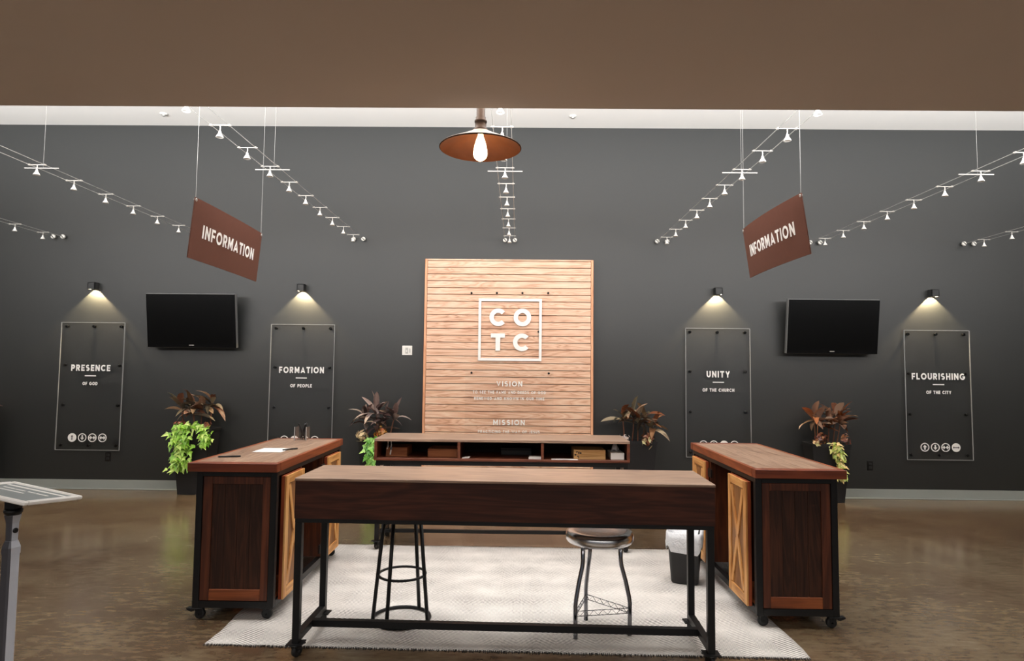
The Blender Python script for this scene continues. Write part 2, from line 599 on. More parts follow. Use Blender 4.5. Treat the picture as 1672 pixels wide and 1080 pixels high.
def glyph(ch, t):
    """geometric sans capitals of height 1, stroke t: (width, list of centre-line strokes)"""
    h = t/2
    T, B = 1-h, h
    if ch == 'I':
        return t, [[(h, 0), (h, 1)]]
    if ch == 'L':
        return 0.62, [[(h, 1), (h, 0)], [(h, B), (0.62, B)]]
    if ch == 'E':
        return 0.66, [[(h, 1), (h, 0)], [(h, B), (0.66, B)], [(h, T), (0.66, T)], [(h, .5), (0.60, .5)]]
    if ch == 'F':
        return 0.64, [[(h, 1), (h, 0)], [(h, T), (0.64, T)], [(h, .47), (0.58, .47)]]
    if ch == 'T':
        return 0.74, [[(0, T), (0.74, T)], [(0.37, 1), (0.37, 0)]]
    if ch == 'H':
        return 0.80, [[(h, 1), (h, 0)], [(0.8-h, 1), (0.8-h, 0)], [(h, .5), (0.8-h, .5)]]
    if ch == 'N':
        return 0.82, [[(h, 0), (h, 1)], [(h, 1-h*.6), (0.82-h, h*.6)], [(0.82-h, 0), (0.82-h, 1)]]
    if ch == 'M':
        return 0.96, [[(h, 0), (h, 1)], [(h, 1-h*.5), (0.48, .30), (0.96-h, 1-h*.5)], [(0.96-h, 0), (0.96-h, 1)]]
    if ch == 'A':
        return 0.96, [[(h*1.05, 0), (0.48, 1-h*.3), (0.96-h*1.05, 0)], [(0.22, .27), (0.74, .27)]]
    if ch == 'V':
        return 0.90, [[(h*1.05, 1), (0.45, h*.3), (0.90-h*1.05, 1)]]
    if ch == 'W':
        return 1.30, [[(h*1.05, 1), (0.36, h*.3), (0.65, 0.92), (0.94, h*.3), (1.30-h*1.05, 1)]]
    if ch == 'Y':
        return 0.86, [[(h*1.1, 1), (0.43, .42), (0.86-h*1.1, 1)], [(0.43, .45), (0.43, 0)]]
    if ch == 'K':
        return 0.78, [[(h, 0), (h, 1)], [(h, .36), (0.78-h, 1)], [(0.34, .58), (0.78-h*.9, 0)]]
    if ch == 'O':
        return 1.04, [_arc(.52, .5, .52-h, .5-h, 0, 360, 28)]
    if ch == 'C':
        return 0.92, [_arc(.51, .5, .51-h, .5-h, 44, 316, 22)]
    if ch == 'G':
        return 0.98, [_arc(.51, .5, .51-h, .5-h, 46, 342, 24)+[(0.98-h, .5)], [(0.54, .46), (0.98, .46)]]
    if ch == 'D':
        return 0.86, [[(h, 0), (h, 1)], [(h, T), (.38, T)]+_arc(.38, .5, .48-h, .5-h, 90, -90, 16)+[(h, B)]]
    if ch == 'P':
        return 0.72, [[(h, 0), (h, 1)], [(h, T), (.40, T)]+_arc(.40, .665, .32-h, .335-h, 90, -90, 12)+[(h, .33+h)]]
    if ch == 'R':
        return 0.76, [[(h, 0), (h, 1)], [(h, T), (.42, T)]+_arc(.42, .675, .31-h, .325-h, 90, -90, 12)+[(h, .35+h)], [(.40, .40), (.76-h*1.1, 0)]]
    if ch == 'U':
        return 0.78, [[(h, 1), (h, .40)]+_arc(.39, .39, .39-h, .39-h, 180, 360, 14)+[(.78-h, 1)]]
    if ch == 'J':
        return 0.58, [[(.58-h, 1), (.58-h, .33)]+_arc(.28, .31, .30-h, .31-h, 0, -150, 10)]
    if ch == 'S':
        r = .25+h*.5
        up = _arc(.36, 1-r, .36-h, r-h, 42, 262, 12)
        lo = _arc(.36, r, .36-h, r-h, 82, -138, 12)
        return 0.72, [up+lo]
    return 0.42, []


def text_mesh(body, width, height, depth=0.003, bold=0.2, gap=0.18, only=None):
    """flat capitals in XY, centred, fitted to width x cap height"""
    t = bold
    pen = 0.0
    strokes = []
    for ci, ch in enumerate(body):
        w, st = glyph(ch, t)
        for p in (st if only in (None, ci) else []):
            strokes.append([(x+pen, y) for x, y in p])
        pen += w+gap
    tot = pen-gap
    sx, sy = width/tot, height
    bm = bmesh.new()
    for li, p in enumerate(strokes):
        n = len(p)
        closed = (abs(p[0][0]-p[-1][0]) < 1e-6 and abs(p[0][1]-p[-1][1]) < 1e-6)
        P = [Vector(q) for q in p]
        L, Rr = [], []
        for i in range(n):
            a = P[i-1] if i > 0 else (P[-2] if closed else None)
            b = P[i+1] if i < n-1 else (P[1] if closed else None)
            d1 = (P[i]-a).normalized() if a is not None else None
            d2 = (b-P[i]).normalized() if b is not None else None
            if d1 is None:
                d1 = d2
            if d2 is None:
                d2 = d1
            n1, n2 = Vector((-d1.y, d1.x)), Vector((-d2.y, d2.x))
            m = (n1+n2)
            m.normalize()
            k = min(2.2, 1/max(0.3, m.dot(n1)))
            L.append(P[i]+m*h_(t)*k)
            Rr.append(P[i]-m*h_(t)*k)
        z = depth*(1+0.02*(li % 3))

        def V(q, zz):
            y = min(1.0, max(0.0, q.y))
            return bm.verts.new(((q.x/1.0-tot/2)*sx, (y-.5)*sy, zz))
        l0, r0 = [V(q, 0) for q in L], [V(q, 0) for q in Rr]
        l1, r1 = [V(q, z) for q in L], [V(q, z) for q in Rr]
        for i in range(n-1):
            bm.faces.new((r1[i], r1[i+1], l1[i+1], l1[i]))
            bm.faces.new((l0[i], l1[i], l1[i+1], l0[i+1]))
            bm.faces.new((r0[i+1], r1[i+1], r1[i], r0[i]))
        if not closed:
            bm.faces.new((l0[0], r0[0], r1[0], l1[0]))
            bm.faces.new((r0[-1], l0[-1], l1[-1], r1[-1]))
    return bm


def h_(t):
    return t/2


def lettering(body, width, height, mat, parent, loc, rot, depth=0.003, bold=0.2, gap=0.18, name='lettering', bend=None, only=None):
    bm = text_mesh(body, width, height, depth, bold, gap, only)
    if bend:
        for v in bm.verts:
            v.co.z += bend(v.co.x)
    me = bpy.data.meshes.new(name)
    bm.to_mesh(me)
    bm.free()
    me.materials.append(mat)
    o = link(name, me, parent, loc, rot)
    if name == 'lettering':
        o['kind'] = 'stuff'
    return o


FACE = (PI/2, 0, 0)      # XY lettering turned to face the camera (-Y)

# ------------------------------------------------------------------ setting
struct('floor', MB().box(-9, 9, -5, 8.1, -0.1, 0), M['floor'])
struct('wall_back', MB().box(-9, 9, DW, DW+0.2, 0, ZC+0.2), M['wall'])
struct('wall_left', MB().box(-9.2, -9, -5, 8.1, 0, ZC+0.2), M['side_paint'])
struct('wall_right', MB().box(9, 9.2, -5, 8.1, 0, ZC+0.2), M['side_paint'])
struct('ceiling', MB().box(-9, 9, 2.88, DW, ZC, ZC+0.15), M['white_paint'])
SZ, SY = 2.75, 2.977
sof = MB().box(-9, 9, -5, SY, SZ, SZ+0.14)
sof.box(-9, 9, SY-0.1, SY, SZ+0.14, ZC)
struct('ceiling', sof, M['taupe_paint'])
bb = MB().box(-9, 9, DW-0.012, DW, 0.0, 0.115, 0.002)
bb.box(-9, 9, DW-0.03, DW-0.012, 0.0, 0.012, 0.002)
struct('baseboard_back', bb, M['baseboard'])

# ------------------------------------------------------------------ slatted wood panel
PX0, PX1, PYF, PH = -1.158, 0.900, 7.758, 2.86
PCX = (PX0+PX1)/2
panel = thing('slatted_panel', 'tall wood slat feature panel with white square logo against the dark wall', 'panel', (PCX, DW-0.06, 0))
hw = (PX1-PX0)/2
yo = PYF-(DW-0.06)
put(MB().box(-hw+0.012, hw-0.012, 0.0, 0.058, 0.0, PH-0.01), 'backing_board', M['console_back'], panel)
for sx in (-1, 1):
    put(MB().box(min(sx*hw, sx*(hw-0.028)), max(sx*hw, sx*(hw-0.028)), yo-0.006, 0.059, 0.0, PH, 0.002), 'side_trim', M['oak_trim'] if 0 else [M['oak_trim']], panel)
put(MB().box(-hw+0.028, hw-0.028, yo-0.006, 0.059, PH-0.018, PH, 0.002), 'top_trim', M['oak_slat'], panel)
# dark red side faces of the frame
for sx in (-1, 1):
    put(MB().box(min(sx*hw, sx*(hw+0.004)), max(sx*hw, sx*(hw+0.004)), yo+0.004, 0.059, 0.0, PH-0.001), 'side_skin', M['oak_edge'], panel, label='dark red stained side face')
NB = 34
pitch = (PH-0.018)/NB
sl = MB().box(-hw+0.030, hw-0.030, 0, 0.06, 0.0, pitch-0.0068, 0.0022).mesh('plank', M['oak_slat'])
for i in range(NB):
    link('plank', sl, panel, (0, yo, i*pitch+0.003), None)


def arc(R, a0, a1, n, cx=0, cz=0):
    return [(cx+R*math.cos(math.radians(a0+(a1-a0)*k/(n-1))), cz+R*math.sin(math.radians(a0+(a1-a0)*k/(n-1)))) for k in range(n)]


# logo frame and letters (standing off the planks)
LX, LZ = -0.111-PCX, 1.996
ly0, ly1 = yo-0.030, yo-0.012
fo, fi = 0.384, 0.352
lf = MB()
sq = lambda h: [(LX-h, LZ-h*0.985), (LX+h, LZ-h*0.985), (LX+h, LZ+h*0.985), (LX-h, LZ+h*0.985)]
lf.strip(sq(fo), sq(fi), ly0, ly1)
put(lf, 'logo_frame', M['white_print'], panel)
RO, RI = 0.108, 0.054


def letter_c(cx, cz):
    return MB().strip(arc(RO, 42, 318, 30, cx, cz), arc(RI, 40, 320, 30, cx, cz), ly0, ly1, closed=False)


put(letter_c(LX-0.144, LZ+0.150), 'letter', M['white_print'], panel)
m_o = MB()
m_o.strip(arc(RO, 0, 350, 36, LX+0.149, LZ+0.150), arc(RI, 0, 350, 36, LX+0.149, LZ+0.150), ly0, ly1)
put(m_o, 'letter', M['white_print'], panel)
tx, tz = LX-0.146, LZ-0.152
put(MB().poly([(tx-0.086, tz+0.105), (tx-0.086, tz+0.054), (tx-0.028, tz+0.054), (tx-0.028, tz-0.105), (tx+0.028, tz-0.105), (tx+0.028, tz+0.054), (tx+0.086, tz+0.054), (tx+0.086, tz+0.105)], ly0, ly1), 'letter', M['white_print'], panel)
put(letter_c(LX+0.145, LZ-0.152), 'letter', M['white_print'], panel)
# clear sheet with mission text
put(MB().box(-0.645-PCX+0.0, 0.42-PCX, yo-0.026, yo-0.020, 0.30, 1.53), 'clear_text_sheet', M['acrylic'], panel)
for (t, zc, w, h, b) in (('VISION', 1.341, 0.312, 0.062, 0.20), ('TO SEE THE FAME AND DEEDS OF GOD', 1.238, 0.880, 0.034, 0.20),
                         ('RENEWED AND KNOWN IN OUR TIME', 1.163, 0.845, 0.034, 0.20), ('MISSION', 0.878, 0.378, 0.062, 0.20),
                         ('PRACTICING THE WAY OF JESUS', 0.768, 0.740, 0.034, 0.20)):
    lettering(t, w, h, M['white_print'], panel, (-0.112-PCX, yo-0.028, zc), FACE, 0.004, b, 0.30)
pinm = MB().lathe([(0, 0), (0.011, 0), (0.013, 0.006), (0.013, 0.02), (0, 0.02)], 10, axis='Y').mesh('standoff_pin', M['pin'])
for (px, pz) in ((-0.585, 2.441), (-0.275, 2.443), (0.035, 2.446), (0.350, 2.449), (-0.572, 1.470), (0.363, 1.472)):
    link('standoff_pin', pinm, panel, (px-PCX, yo, pz))
link('standoff_pin', pinm, panel, (0.236-PCX, yo, 1.975))

# ------------------------------------------------------------------ acrylic wall plaques
pin2 = MB().lathe([(0, 0), (0.014, 0), (0.017, 0.004), (0.017, 0.028), (0, 0.028)], 12, axis='Y').mesh('standoff', M['pin'])


def arrow(mb, cx, cz, dx, dz, L, w, hw_, hl, y0, y1):
    """flat arrow centred on cx,cz pointing along dx,dz"""
    t = Vector((dx, dz))
    s = Vector((-dz, dx))
    c = Vector((cx, cz))
    tip, neck, tail = c+t*L/2, c+t*(L/2-hl), c-t*L/2
    pts = [tip, neck-s*hw_, neck-s*w/2, tail-s*w/2, tail+s*w/2, neck+s*w/2, neck+s*hw_]
    mb.poly([(p.x, p.y) for p in pts], y0, y1)


def plaque(xl, xr, title, sub, tw, sw, filled, label):
    w = xr-xl
    z0, z1 = 0.477, 2.042
    cx = (xl+xr)/2
    t = thing('acrylic_plaque', label, 'sign', (cx, DW-0.03, z0), 0, 'acrylic plaques on the dark wall')
    h = z1-z0
    put(MB().box(-w/2, w/2, -0.010, 0.0, 0, h), 'acrylic_pane', M['acrylic'], t)
    e = 0.006
    for sx in (-1, 1):
        put(MB().box(sx*w/2-e/2, sx*w/2+e/2, -0.0105, 0.0005, 0, h), 'polished_edge', M['edge_clear'], t)
    put(MB().box(-w/2, w/2, -0.0105, 0.0005, h-0.003, h+0.003), 'polished_edge', M['edge_clear'], t)
    put(MB().box(-w/2, w/2, -0.0105, 0.0005, -0.003, 0.002), 'polished_edge', M['edge_clear'], t)
    for fz in (0.035, 0.348, 0.662, 0.970):
        for fx in (-1, 0, 1):
            if fx == 0 and fz in (0.348, 0.662):
                continue
            link('standoff', pin2, t, (fx*(w/2-0.055), 0.03-0.002, fz*h))
    yy = -0.012
    lettering(title, tw, 0.078, M['white_print'], t, (0, yy, 1.482-z0), FACE, 0.003, 0.225, 0.25)
    put(MB().box(-0.068, 0.068, yy-0.003, yy, 1.384-z0-0.006, 1.384-z0+0.006), 'divider_rule', M['white_print'], t)
    lettering(sub, sw, 0.040, M['white_print'], t, (0, yy, 1.289-z0), FACE, 0.003, 0.23, 0.22)
    R = 0.052
    for k in range(4):
        ix = (k-1.5)*0.1245
        iz = 0.628-z0
        y0, y1 = yy-0.003, yy
        on = (k == filled)
        mb = MB()
        if on:
            mb.lathe([(0, 0), (R, 0), (R, 0.003), (0, 0.003)], 32, (ix, y1, iz), 'Y', smooth=False)
            ic = put(mb, 'icon_disc', M['white_print'], t)
            mb = MB()
            y0, y1 = yy-0.005, yy-0.003
            wd, hd, hl = 0.010, 0.015, 0.016
            mt = M['dark_print']
        else:
            mb.strip(arc(R, 0, 352, 40, ix, iz), arc(R-0.010, 0, 352, 40, ix, iz), y0, y1)
            ic = put(mb, 'icon_ring', M['white_print'], t)
            mb = MB()
            wd, hd, hl = 0.016, 0.024, 0.028
            mt = M['white_print']
        if k == 0:
            arrow(mb, ix, iz, 0, 1, 0.058, wd, hd, hl, y0, y1)
        elif k == 1:
            arrow(mb, ix, iz, 0, -1, 0.058, wd, hd, hl, y0, y1)
        elif k == 2:
            arrow(mb, ix-0.019, iz, 1, 0, 0.037, wd, hd, hl*0.85, y0, y1)
            arrow(mb, ix+0.019, iz, -1, 0, 0.037, wd, hd, hl*0.85, y0, y1)
        else:
            arrow(mb, ix+0.019, iz, 1, 0, 0.040, wd, hd, hl*0.85, y0, y1)
            arrow(mb, ix-0.019, iz, -1, 0, 0.040, wd, hd, hl*0.85, y0, y1)
        put(mb, 'icon_arrow', mt, ic)
    return t


plaque(-5.670, -4.880, 'PRESENCE', 'OF GOD', 0.485, 0.185, 0, 'clear acrylic plaque reading PRESENCE, its up arrow disc filled white')
plaque(-3.060, -2.275, 'FORMATION', 'OF PEOPLE', 0.552, 0.265, 1, 'clear acrylic plaque reading FORMATION behind the left wooden counter')
plaque(2.040, 2.825, 'UNITY', 'OF THE CHURCH', 0.283, 0.385, 2, 'clear acrylic plaque reading UNITY behind the right wooden counter')
plaque(4.700, 5.490, 'FLOURISHING', 'OF THE CITY', 0.640, 0.300, 3, 'clear acrylic plaque reading FLOURISHING, its double arrow disc filled white')

# ------------------------------------------------------------------ televisions


def television(x0, x1, label):
    cx = (x0+x1)/2
    w, h = 1.092, 0.66
    t = thing('television', label, 'television', (cx, DW-0.003, 2.07), 0, 'wall televisions')
    a = math.radians(8)
    pv = (0, -0.15, 0)
    rt = (a, 0, 0)
    put(MB().box(-w/2, w/2, -0.025, 0.035, -h/2, h/2, 0.006), 'housing', M['tv_rim'], t, pv, rt)
    put(MB().box(-w/2+0.006, w/2-0.002, -0.030, -0.022, -h/2+0.004, h/2-0.008, 0.002), 'bezel', M['tv_black'], t, pv, rt)
    s = put(MB().box(-w/2+0.03, w/2-0.03, -0.032, -0.029, -h/2+0.055, h/2-0.03), 'screen', M['tv_screen'], t, pv, rt)
    put(MB().box(-0.028, 0.028, -0.033, -0.029, -h/2+0.028, -h/2+0.036), 'badge', M['nickel'], t, pv, rt)
    br = MB().box(-0.2, 0.2, -0.02, 0.0, -0.18, 0.18)
    br.box(-0.16, -0.12, -0.14, -0.01, -0.05, 0.05)
    br.box(0.12, 0.16, -0.14, -0.01, -0.05, 0.05)
    put(br, 'wall_bracket', M['black_metal'], t)
    return t


television(-4.555, -3.42, 'black flat television tilted down, mounted between PRESENCE and FORMATION plaques')
television(3.215, 4.325, 'black flat television tilted down, mounted between UNITY and FLOURISHING plaques')

# ------------------------------------------------------------------ sconces


def sconce(x, label):
    z = 2.455
    t = thing('wall_sconce', label, 'wall light', (x, DW, z), 0, 'downlight wall sconces')
    b = MB()
    w, d, h = 0.088, 0.095, 0.085
    b.box(-w/2, w/2, -d, -d+0.006, 0, h)
    b.box(-w/2, -w/2+0.006, -d, -0.012, 0, h)
    b.box(w/2-0.006, w/2, -d, -0.012, 0, h)
    b.box(-w/2, w/2, -d, -0.012, h-0.006, h)
    put(b, 'housing', M['black_box'], t)
    put(MB().box(-w/2+0.008, w/2-0.008, -0.012, 0, 0.006, h-0.004), 'wall_plate', M['black_metal'], t)
    put(MB().box(-0.03, 0.03, -0.078, -0.03, 0.050, 0.055), 'light_lens', M['lens'], t)
    l = bpy.data.lights.new('sconce_light', 'SPOT')
    l.energy = 110.0
    l.color = (1.0, 0.77, 0.44)
    l.spot_size = math.radians(98)
    l.spot_blend = 0.10
    l.shadow_soft_size = 0.006
    o = bpy.data.objects.new('sconce_light', l)
    COL.objects.link(o)
    o.parent = t
    o.location = (0, -0.055, 0.040)
    o.rotation_euler = (0, 0, 0)


sconce(-5.290, 'small black box sconce casting warm light above the PRESENCE plaque')
sconce(-2.695, 'small black box sconce casting warm light above the FORMATION plaque')
sconce(2.435, 'small black box sconce casting warm light above the UNITY plaque')
sconce(5.062, 'small black box sconce casting warm light above the FLOURISHING plaque')

# ------------------------------------------------------------------ switch, outlets, sprinkler covers
t = thing('light_switch', 'white square switch plate on the wall left of the slatted panel', 'switch', (-1.379, DW, 1.737))
put(MB().box(-0.062, 0.062, -0.008, 0, -0.058, 0.058, 0.003), 'face_plate', M['white_enamel'], t)
put(MB().box(-0.022, 0.012, -0.010, -0.007, -0.040, 0.034), 'switch_insert', M['switch_grey'], t)
put(MB().box(-0.012, 0.002, -0.020, -0.008, -0.020, 0.004, 0.002), 'toggle', M['white_enamel'], t)
put(MB().box(0.026, 0.040, -0.010, -0.007, -0.030, 0.024), 'slider', M['switch_grey'], t)


def outlet(x, z, label):
    t = thing('wall_outlet', label, 'outlet', (x, DW, z), 0, 'black wall outlets')
    put(MB().box(-0.037, 0.037, -0.006, 0, -0.056, 0.056, 0.002), 'cover_plate', M['outlet'], t)
    for s in (-1, 1):
        put(MB().box(-0.017, 0.017, -0.010, -0.005, s*0.022-0.014, s*0.022+0.014, 0.003), 'socket', M['black_box'], t)


outlet(-5.033, 0.395, 'black wall outlet below the PRESENCE plaque')
outlet(4.267, 0.393, 'black wall outlet between right planter and FLOURISHING plaque')
for sx, lab in ((-4.32, 'white sprinkler cover on the high ceiling, left of the pendant'), (0.62, 'white sprinkler cover on the high ceiling, right of the pendant')):
    t = thing('sprinkler_cover', lab, 'sprinkler', (sx, 7.5, ZC), 0, 'ceiling sprinkler covers')
    put(MB().lathe([(0, -0.012), (0.04, -0.012), (0.045, 0), (0, 0)], 20), 'cover_disc', M['white_enamel'], t)
    put(MB().lathe([(0, -0.03), (0.018, -0.03), (0.018, -0.012), (0, -0.012)], 16), 'nozzle', M['nickel'], t)

# ------------------------------------------------------------------ cable lighting
KZ = 3.117
TX0, TSP = -0.125, 1.8845
SEP = 0.061
names = {-3: 'far left cables', -2: 'cables behind the left INFORMATION sign', -1: 'cables ending left of slatted panel', 0: 'cables behind the pendant',
         1: 'cables ending right of slatted panel', 2: 'cables behind the right INFORMATION sign', 3: 'far right cables'}
long_ = {-3: 'pair of silver lighting cables at the far left edge', -2: 'pair of silver lighting cables passing behind the left INFORMATION sign',
         -1: 'pair of silver lighting cables ending on the wall left of the slatted panel', 0: 'pair of silver lighting cables seen behind the pendant lamp',
         1: 'pair of silver lighting cables ending on the wall right of the slatted panel', 2: 'pair of silver lighting cables passing behind the right INFORMATION sign',
         3: 'pair of silver lighting cables at the far right edge'}
ords = ['first', 'second', 'third', 'fourth', 'fifth', 'sixth', 'seventh', 'eighth', 'ninth', 'tenth', 'eleventh']
anchor_m = MB().lathe([(0, 0), (0.012, 0), (0.012, 0.02), (0.026, 0.024), (0.026, 0.044), (0.022, 0.050), (0, 0.050)], 20, axis='Y')
anchor_me = anchor_m.mesh('cable_anchor', M['white_enamel'])
slot_me = MB().obox((0, -0.0505, 0), (1, 0, -1), (0, 1, 0), (1, 0, 1), 0.024, 0.002, 0.004).mesh('slot', M['black_metal'])
# lamp parts
cb = MB().bar((-0.075, 0, 0), (0.075, 0, 0.0), 0.0055)
for sx in (-1, 1):
    cb.box(sx*SEP-0.006, sx*SEP+0.006, -0.010, 0.010, -0.006, 0.006)
cross_me = cb.mesh('crossbar', M['nickel'])
stem_me = MB().tube([(0.0, 0, 0), (0.002, 0, -0.02), (-0.002, 0, -0.044)], 0.0042, 6).mesh('stem', M['nickel'])
head_me = MB().lathe([(0.004, -0.034), (0.008, -0.042), (0.011, -0.056), (0.019, -0.070), (0.0255, -0.082), (0.023, -0.084), (0.016, -0.074), (0, -0.070)], 14).mesh('lamp_head', M['white_enamel'])
Yk = [DW-0.287-0.4298*k for k in range(12)]


def uv(P):
    d = Vector(P)-Vector((0, 0, 1.5))
    z = d.dot(_F)
    return 836+F_PX*d.dot(_R2)/z, 540-F_PX*d.dot(_U2)/z


for j in range(-3, 4):
    x = TX0+j*TSP
    t = thing('cable_pair', long_[j], 'cable lighting', (x, DW, KZ), 0, 'lighting cable pairs')
    for sx in (-1, 1):
        put(MB().tube([(sx*SEP, SY-DW+0.003, 0), (sx*SEP, -0.045, 0)], 0.0030, 5), 'cable', M['cable'], t)
        a = link('cable_anchor', anchor_me, t, (sx*SEP, 0, 0))
        link('slot', slot_me, a)
    ys = Yk[6]+0.05-DW
    put(MB().bar((-0.14, ys, -0.012), (0.14, ys, -0.012), 0.007), 'spreader_rod', M['nickel'], t)
    put(MB().tube([(0.012, ys, -0.01), (0.012, ys, ZC-KZ-0.001)], 0.0013, 5), 'suspension_wire', M['wire'], t)
    for k in range(11):
        y = Yk[k]
        u, v = uv((x, y, KZ-0.1))
        if not (-12 < u < 1684 and v > 172):
            continue
        if j == -2 and k < 3:
            pass
        L = thing('track_lamp', 'white cone lamp, %s from the wall, on %s' % (ords[k], names[j]), 'spotlight', (x, y, KZ), 0, 'small white lamps on the cables')
        link('crossbar', cross_me, L)
        link('stem', stem_me, L)
        link('lamp_head', head_me, L, None, (0, 0, random.uniform(0, 6)))

# ------------------------------------------------------------------ hanging INFORMATION signs


def info_sign(side, label):
    if side < 0:
        top = [Vector((-1.974, 3.80, 2.535)), Vector((-1.973, 4.80, 2.525))]
        bot = [Vector((-2.009, 3.80, 2.162)), Vector((-2.001, 4.80, 2.156))]
        bow = 0.012
    else:
        top = [Vector((1.682, 4.80, 2.585)), Vector((1.694, 3.80, 2.587))]
        bot = [Vector((1.745, 4.80, 2.217)), Vector((1.734, 3.80, 2.214))]
        bow = 0.03
    c = (top[0]+top[1]+bot[0]+bot[1])/4
    X = ((top[1]-top[0])+(bot[1]-bot[0])).normalized()
    Y0 = ((top[0]-bot[0])+(top[1]-bot[1]))/2
    h = Y0.length
    Z = X.cross(Y0).normalized()
    Y = Z.cross(X)
    Lx = 1.0
    t = thing('hanging_sign', label, 'sign', c, 0, 'hanging INFORMATION signs')
    t.rotation_euler = Matrix((X, Y, Z)).transposed().to_euler()
    f = lambda x: bow*(1-(2*x/Lx)**2)
    bm = MB()
    N = 24
    rows = []
    for s, dz in ((1, 0.003), (-1, -0.003)):
        r = []
        for i in range(N+1):
            x = -Lx/2+Lx*i/N
            r.append([bm.bm.verts.new((x, yy, f(x)+dz)) for yy in (-h/2, h/2)])
        rows.append(r)
    for i in range(N):
        for r, fl in ((rows[0], 1), (rows[1], 0)):
            bm.bm.faces.new((r[i][0], r[i+1][0], r[i+1][1], r[i][1]))
        for q in (0, 1):
            bm.bm.faces.new((rows[0][i][q], rows[0][i+1][q], rows[1][i+1][q], rows[1][i][q]))
    for i in (0, N):
        bm.bm.faces.new((rows[0][i][0], rows[0][i][1], rows[1][i][1], rows[1][i][0]))
    put(bm, 'sign_board', M['sign_brown'], t)
    for k in range(11):
        lettering('INFORMATION', 0.755, 0.083, M['white_print'], t, (0.0, 0.0, 0.004), (0, 0, 0), 0.002, 0.20, 0.24, 'letter', f, k)
    inv = Matrix((X, Y, Z))
    up = inv @ Vector((0, 0, 1))
    for s in (-1, 1):
        p = Vector((s*(Lx/2-0.012), h/2-0.014, 0))
        put(MB().lathe([(0.004, -0.006), (0.010, -0.006), (0.010, 0.006), (0.004, 0.006)], 12, p), 'grommet', M['nickel'], t)
        wz = (ZC-(c.z+(inv.inverted() @ p).z))/1.0
        put(MB().tube([p, p+up*(wz-0.001)], 0.0013, 5), 'suspension_wire', M['wire'], t)
    return t


info_sign(-1, 'brown hanging sign reading INFORMATION on the left, over the left counter')
info_sign(1, 'brown hanging sign reading INFORMATION on the right, over the right counter')

# ------------------------------------------------------------------ pendant lamp
t = thing('pendant_lamp', 'pendant lamp with wide grey metal shade and glowing teardrop bulb', 'lamp', (-0.207, 3.2, 2.637))
sh = [(0.034, 0.088), (0.048, 0.082), (0.060, 0.074), (0.110, 0.048), (0.165, 0.022), (0.205, 0.003), (0.2085, -0.002)]
put(MB().lathe(sh, 64), 'lamp_shade', M['iron'], t)
put(MB().lathe([(r-0.003, z-0.004) for r, z in sh], 64), 'shade_lining', M['copper'], t, label='copper coloured inside of the shade')
put(MB().ring((0, 0, -0.002), 0.2075, 0.003, 64, 6), 'rim', M['dark_iron'], t)
put(MB().lathe([(0, 0.082), (0.036, 0.082), (0.036, 0.096), (0.029, 0.100), (0.029, 0.128), (0.032, 0.132), (0.032, 0.140), (0.026, 0.144), (0.026, 0.158), (0.022, 0.162), (0.022, 0.205), (0.010, 0.215), (0, 0.215)], 28), 'socket_cap', M['dark_iron'], t)
put(MB().tube([(0, 0, 0.21), (0, 0, ZC-2.637)], 0.008, 8), 'hanging_rod', M['dark_iron'], t)
put(MB().lathe([(0, ZC-2.637-0.03), (0.06, ZC-2.637-0.025), (0.065, ZC-2.637), (0, ZC-2.637)], 24), 'ceiling_canopy', M['dark_iron'], t)
put(MB().lathe([(0, 0.075), (0.013, 0.075), (0.014, 0.060), (0.020, 0.045), (0.029, 0.015), (0.0355, -0.020), (0.036, -0.036), (0.031, -0.052), (0.020, -0.063), (0.008, -0.069), (0, -0.070)], 28), 'bulb', M['bulb'], t)
l = bpy.data.lights.new('pendant_light', 'POINT')
l.energy = 1.1
l.color = (1.0, 0.62, 0.32)
l.shadow_soft_size = 0.03
o = bpy.data.objects.new('pendant_light', l)
COL.objects.link(o)
o.parent = t
o.location = (0, 0, -0.085)

# ------------------------------------------------------------------ rug
RX0, RX1, RY0, RY1 = -1.69, 1.55, 3.51, 5.54
rug = thing('area_rug', 'large off white herringbone woven rug under the tables', 'rug', (0, 0, 0))
g = MB()
NX, NY = 60, 36
top, bot = [], []
rr = random.Random(3)
for j in range(NY+1):
    a, b = [], []
    fy = j/NY
    for i in range(NX+1):
        fx = i/NX
        x = RX0+(RX1-RX0)*fx
        y = RY0+0.035*(1-fx)+0.0+(RY1-RY0-0.03)*fy-0.035*fx*(1-fy)+0.0
        if i in (0, NX):
            x += 0.008*math.sin(fy*19)+rr.uniform(-.002, .002)
        if j in (0, NY):
            y += rr.uniform(-.004, .004)
        a.append(g.bm.verts.new((x, y, 0.006+0.001*math.sin(fx*31)*math.sin(fy*17))))
        b.append(g.bm.verts.new((x, y, 0.0005)))
    top.append(a)
    bot.append(b)
for j in range(NY):
    for i in range(NX):
        g.bm.faces.new((top[j][i], top[j][i+1], top[j+1][i+1], top[j+1][i])).smooth = True
for j in range(NY):
    for i in (0, NX):
        g.bm.faces.new((top[j][i], top[j+1][i], bot[j+1][i], bot[j][i]))
for i in range(NX):
    for j in (0, NY):
        g.bm.faces.new((top[j][i], top[j][i+1], bot[j][i+1], bot[j][i]))
put(g, 'woven_field', M['rug'], rug)
fr = MB()
for i in range(300):
    fx = (i+rr.uniform(0, .6))/300
    x = RX0+(RX1-RX0)*fx
    y = RY0+0.035*(1-fx)-0.035*fx
    L = rr.uniform(0.006, 0.022)
    fr.bar((x, y+0.004, 0.0045), (x+rr.uniform(-.006, .006), y-L, 0.002), 0.004, 0.004)
    if i % 2 == 0:
        fr.bar((x, RY1+0.002, 0.0045), (x+rr.uniform(-.006, .006), RY1+L, 0.002), 0.004, 0.004)
o = put(fr, 'fringe', M['fringe'], rug)
o['kind'] = 'stuff'

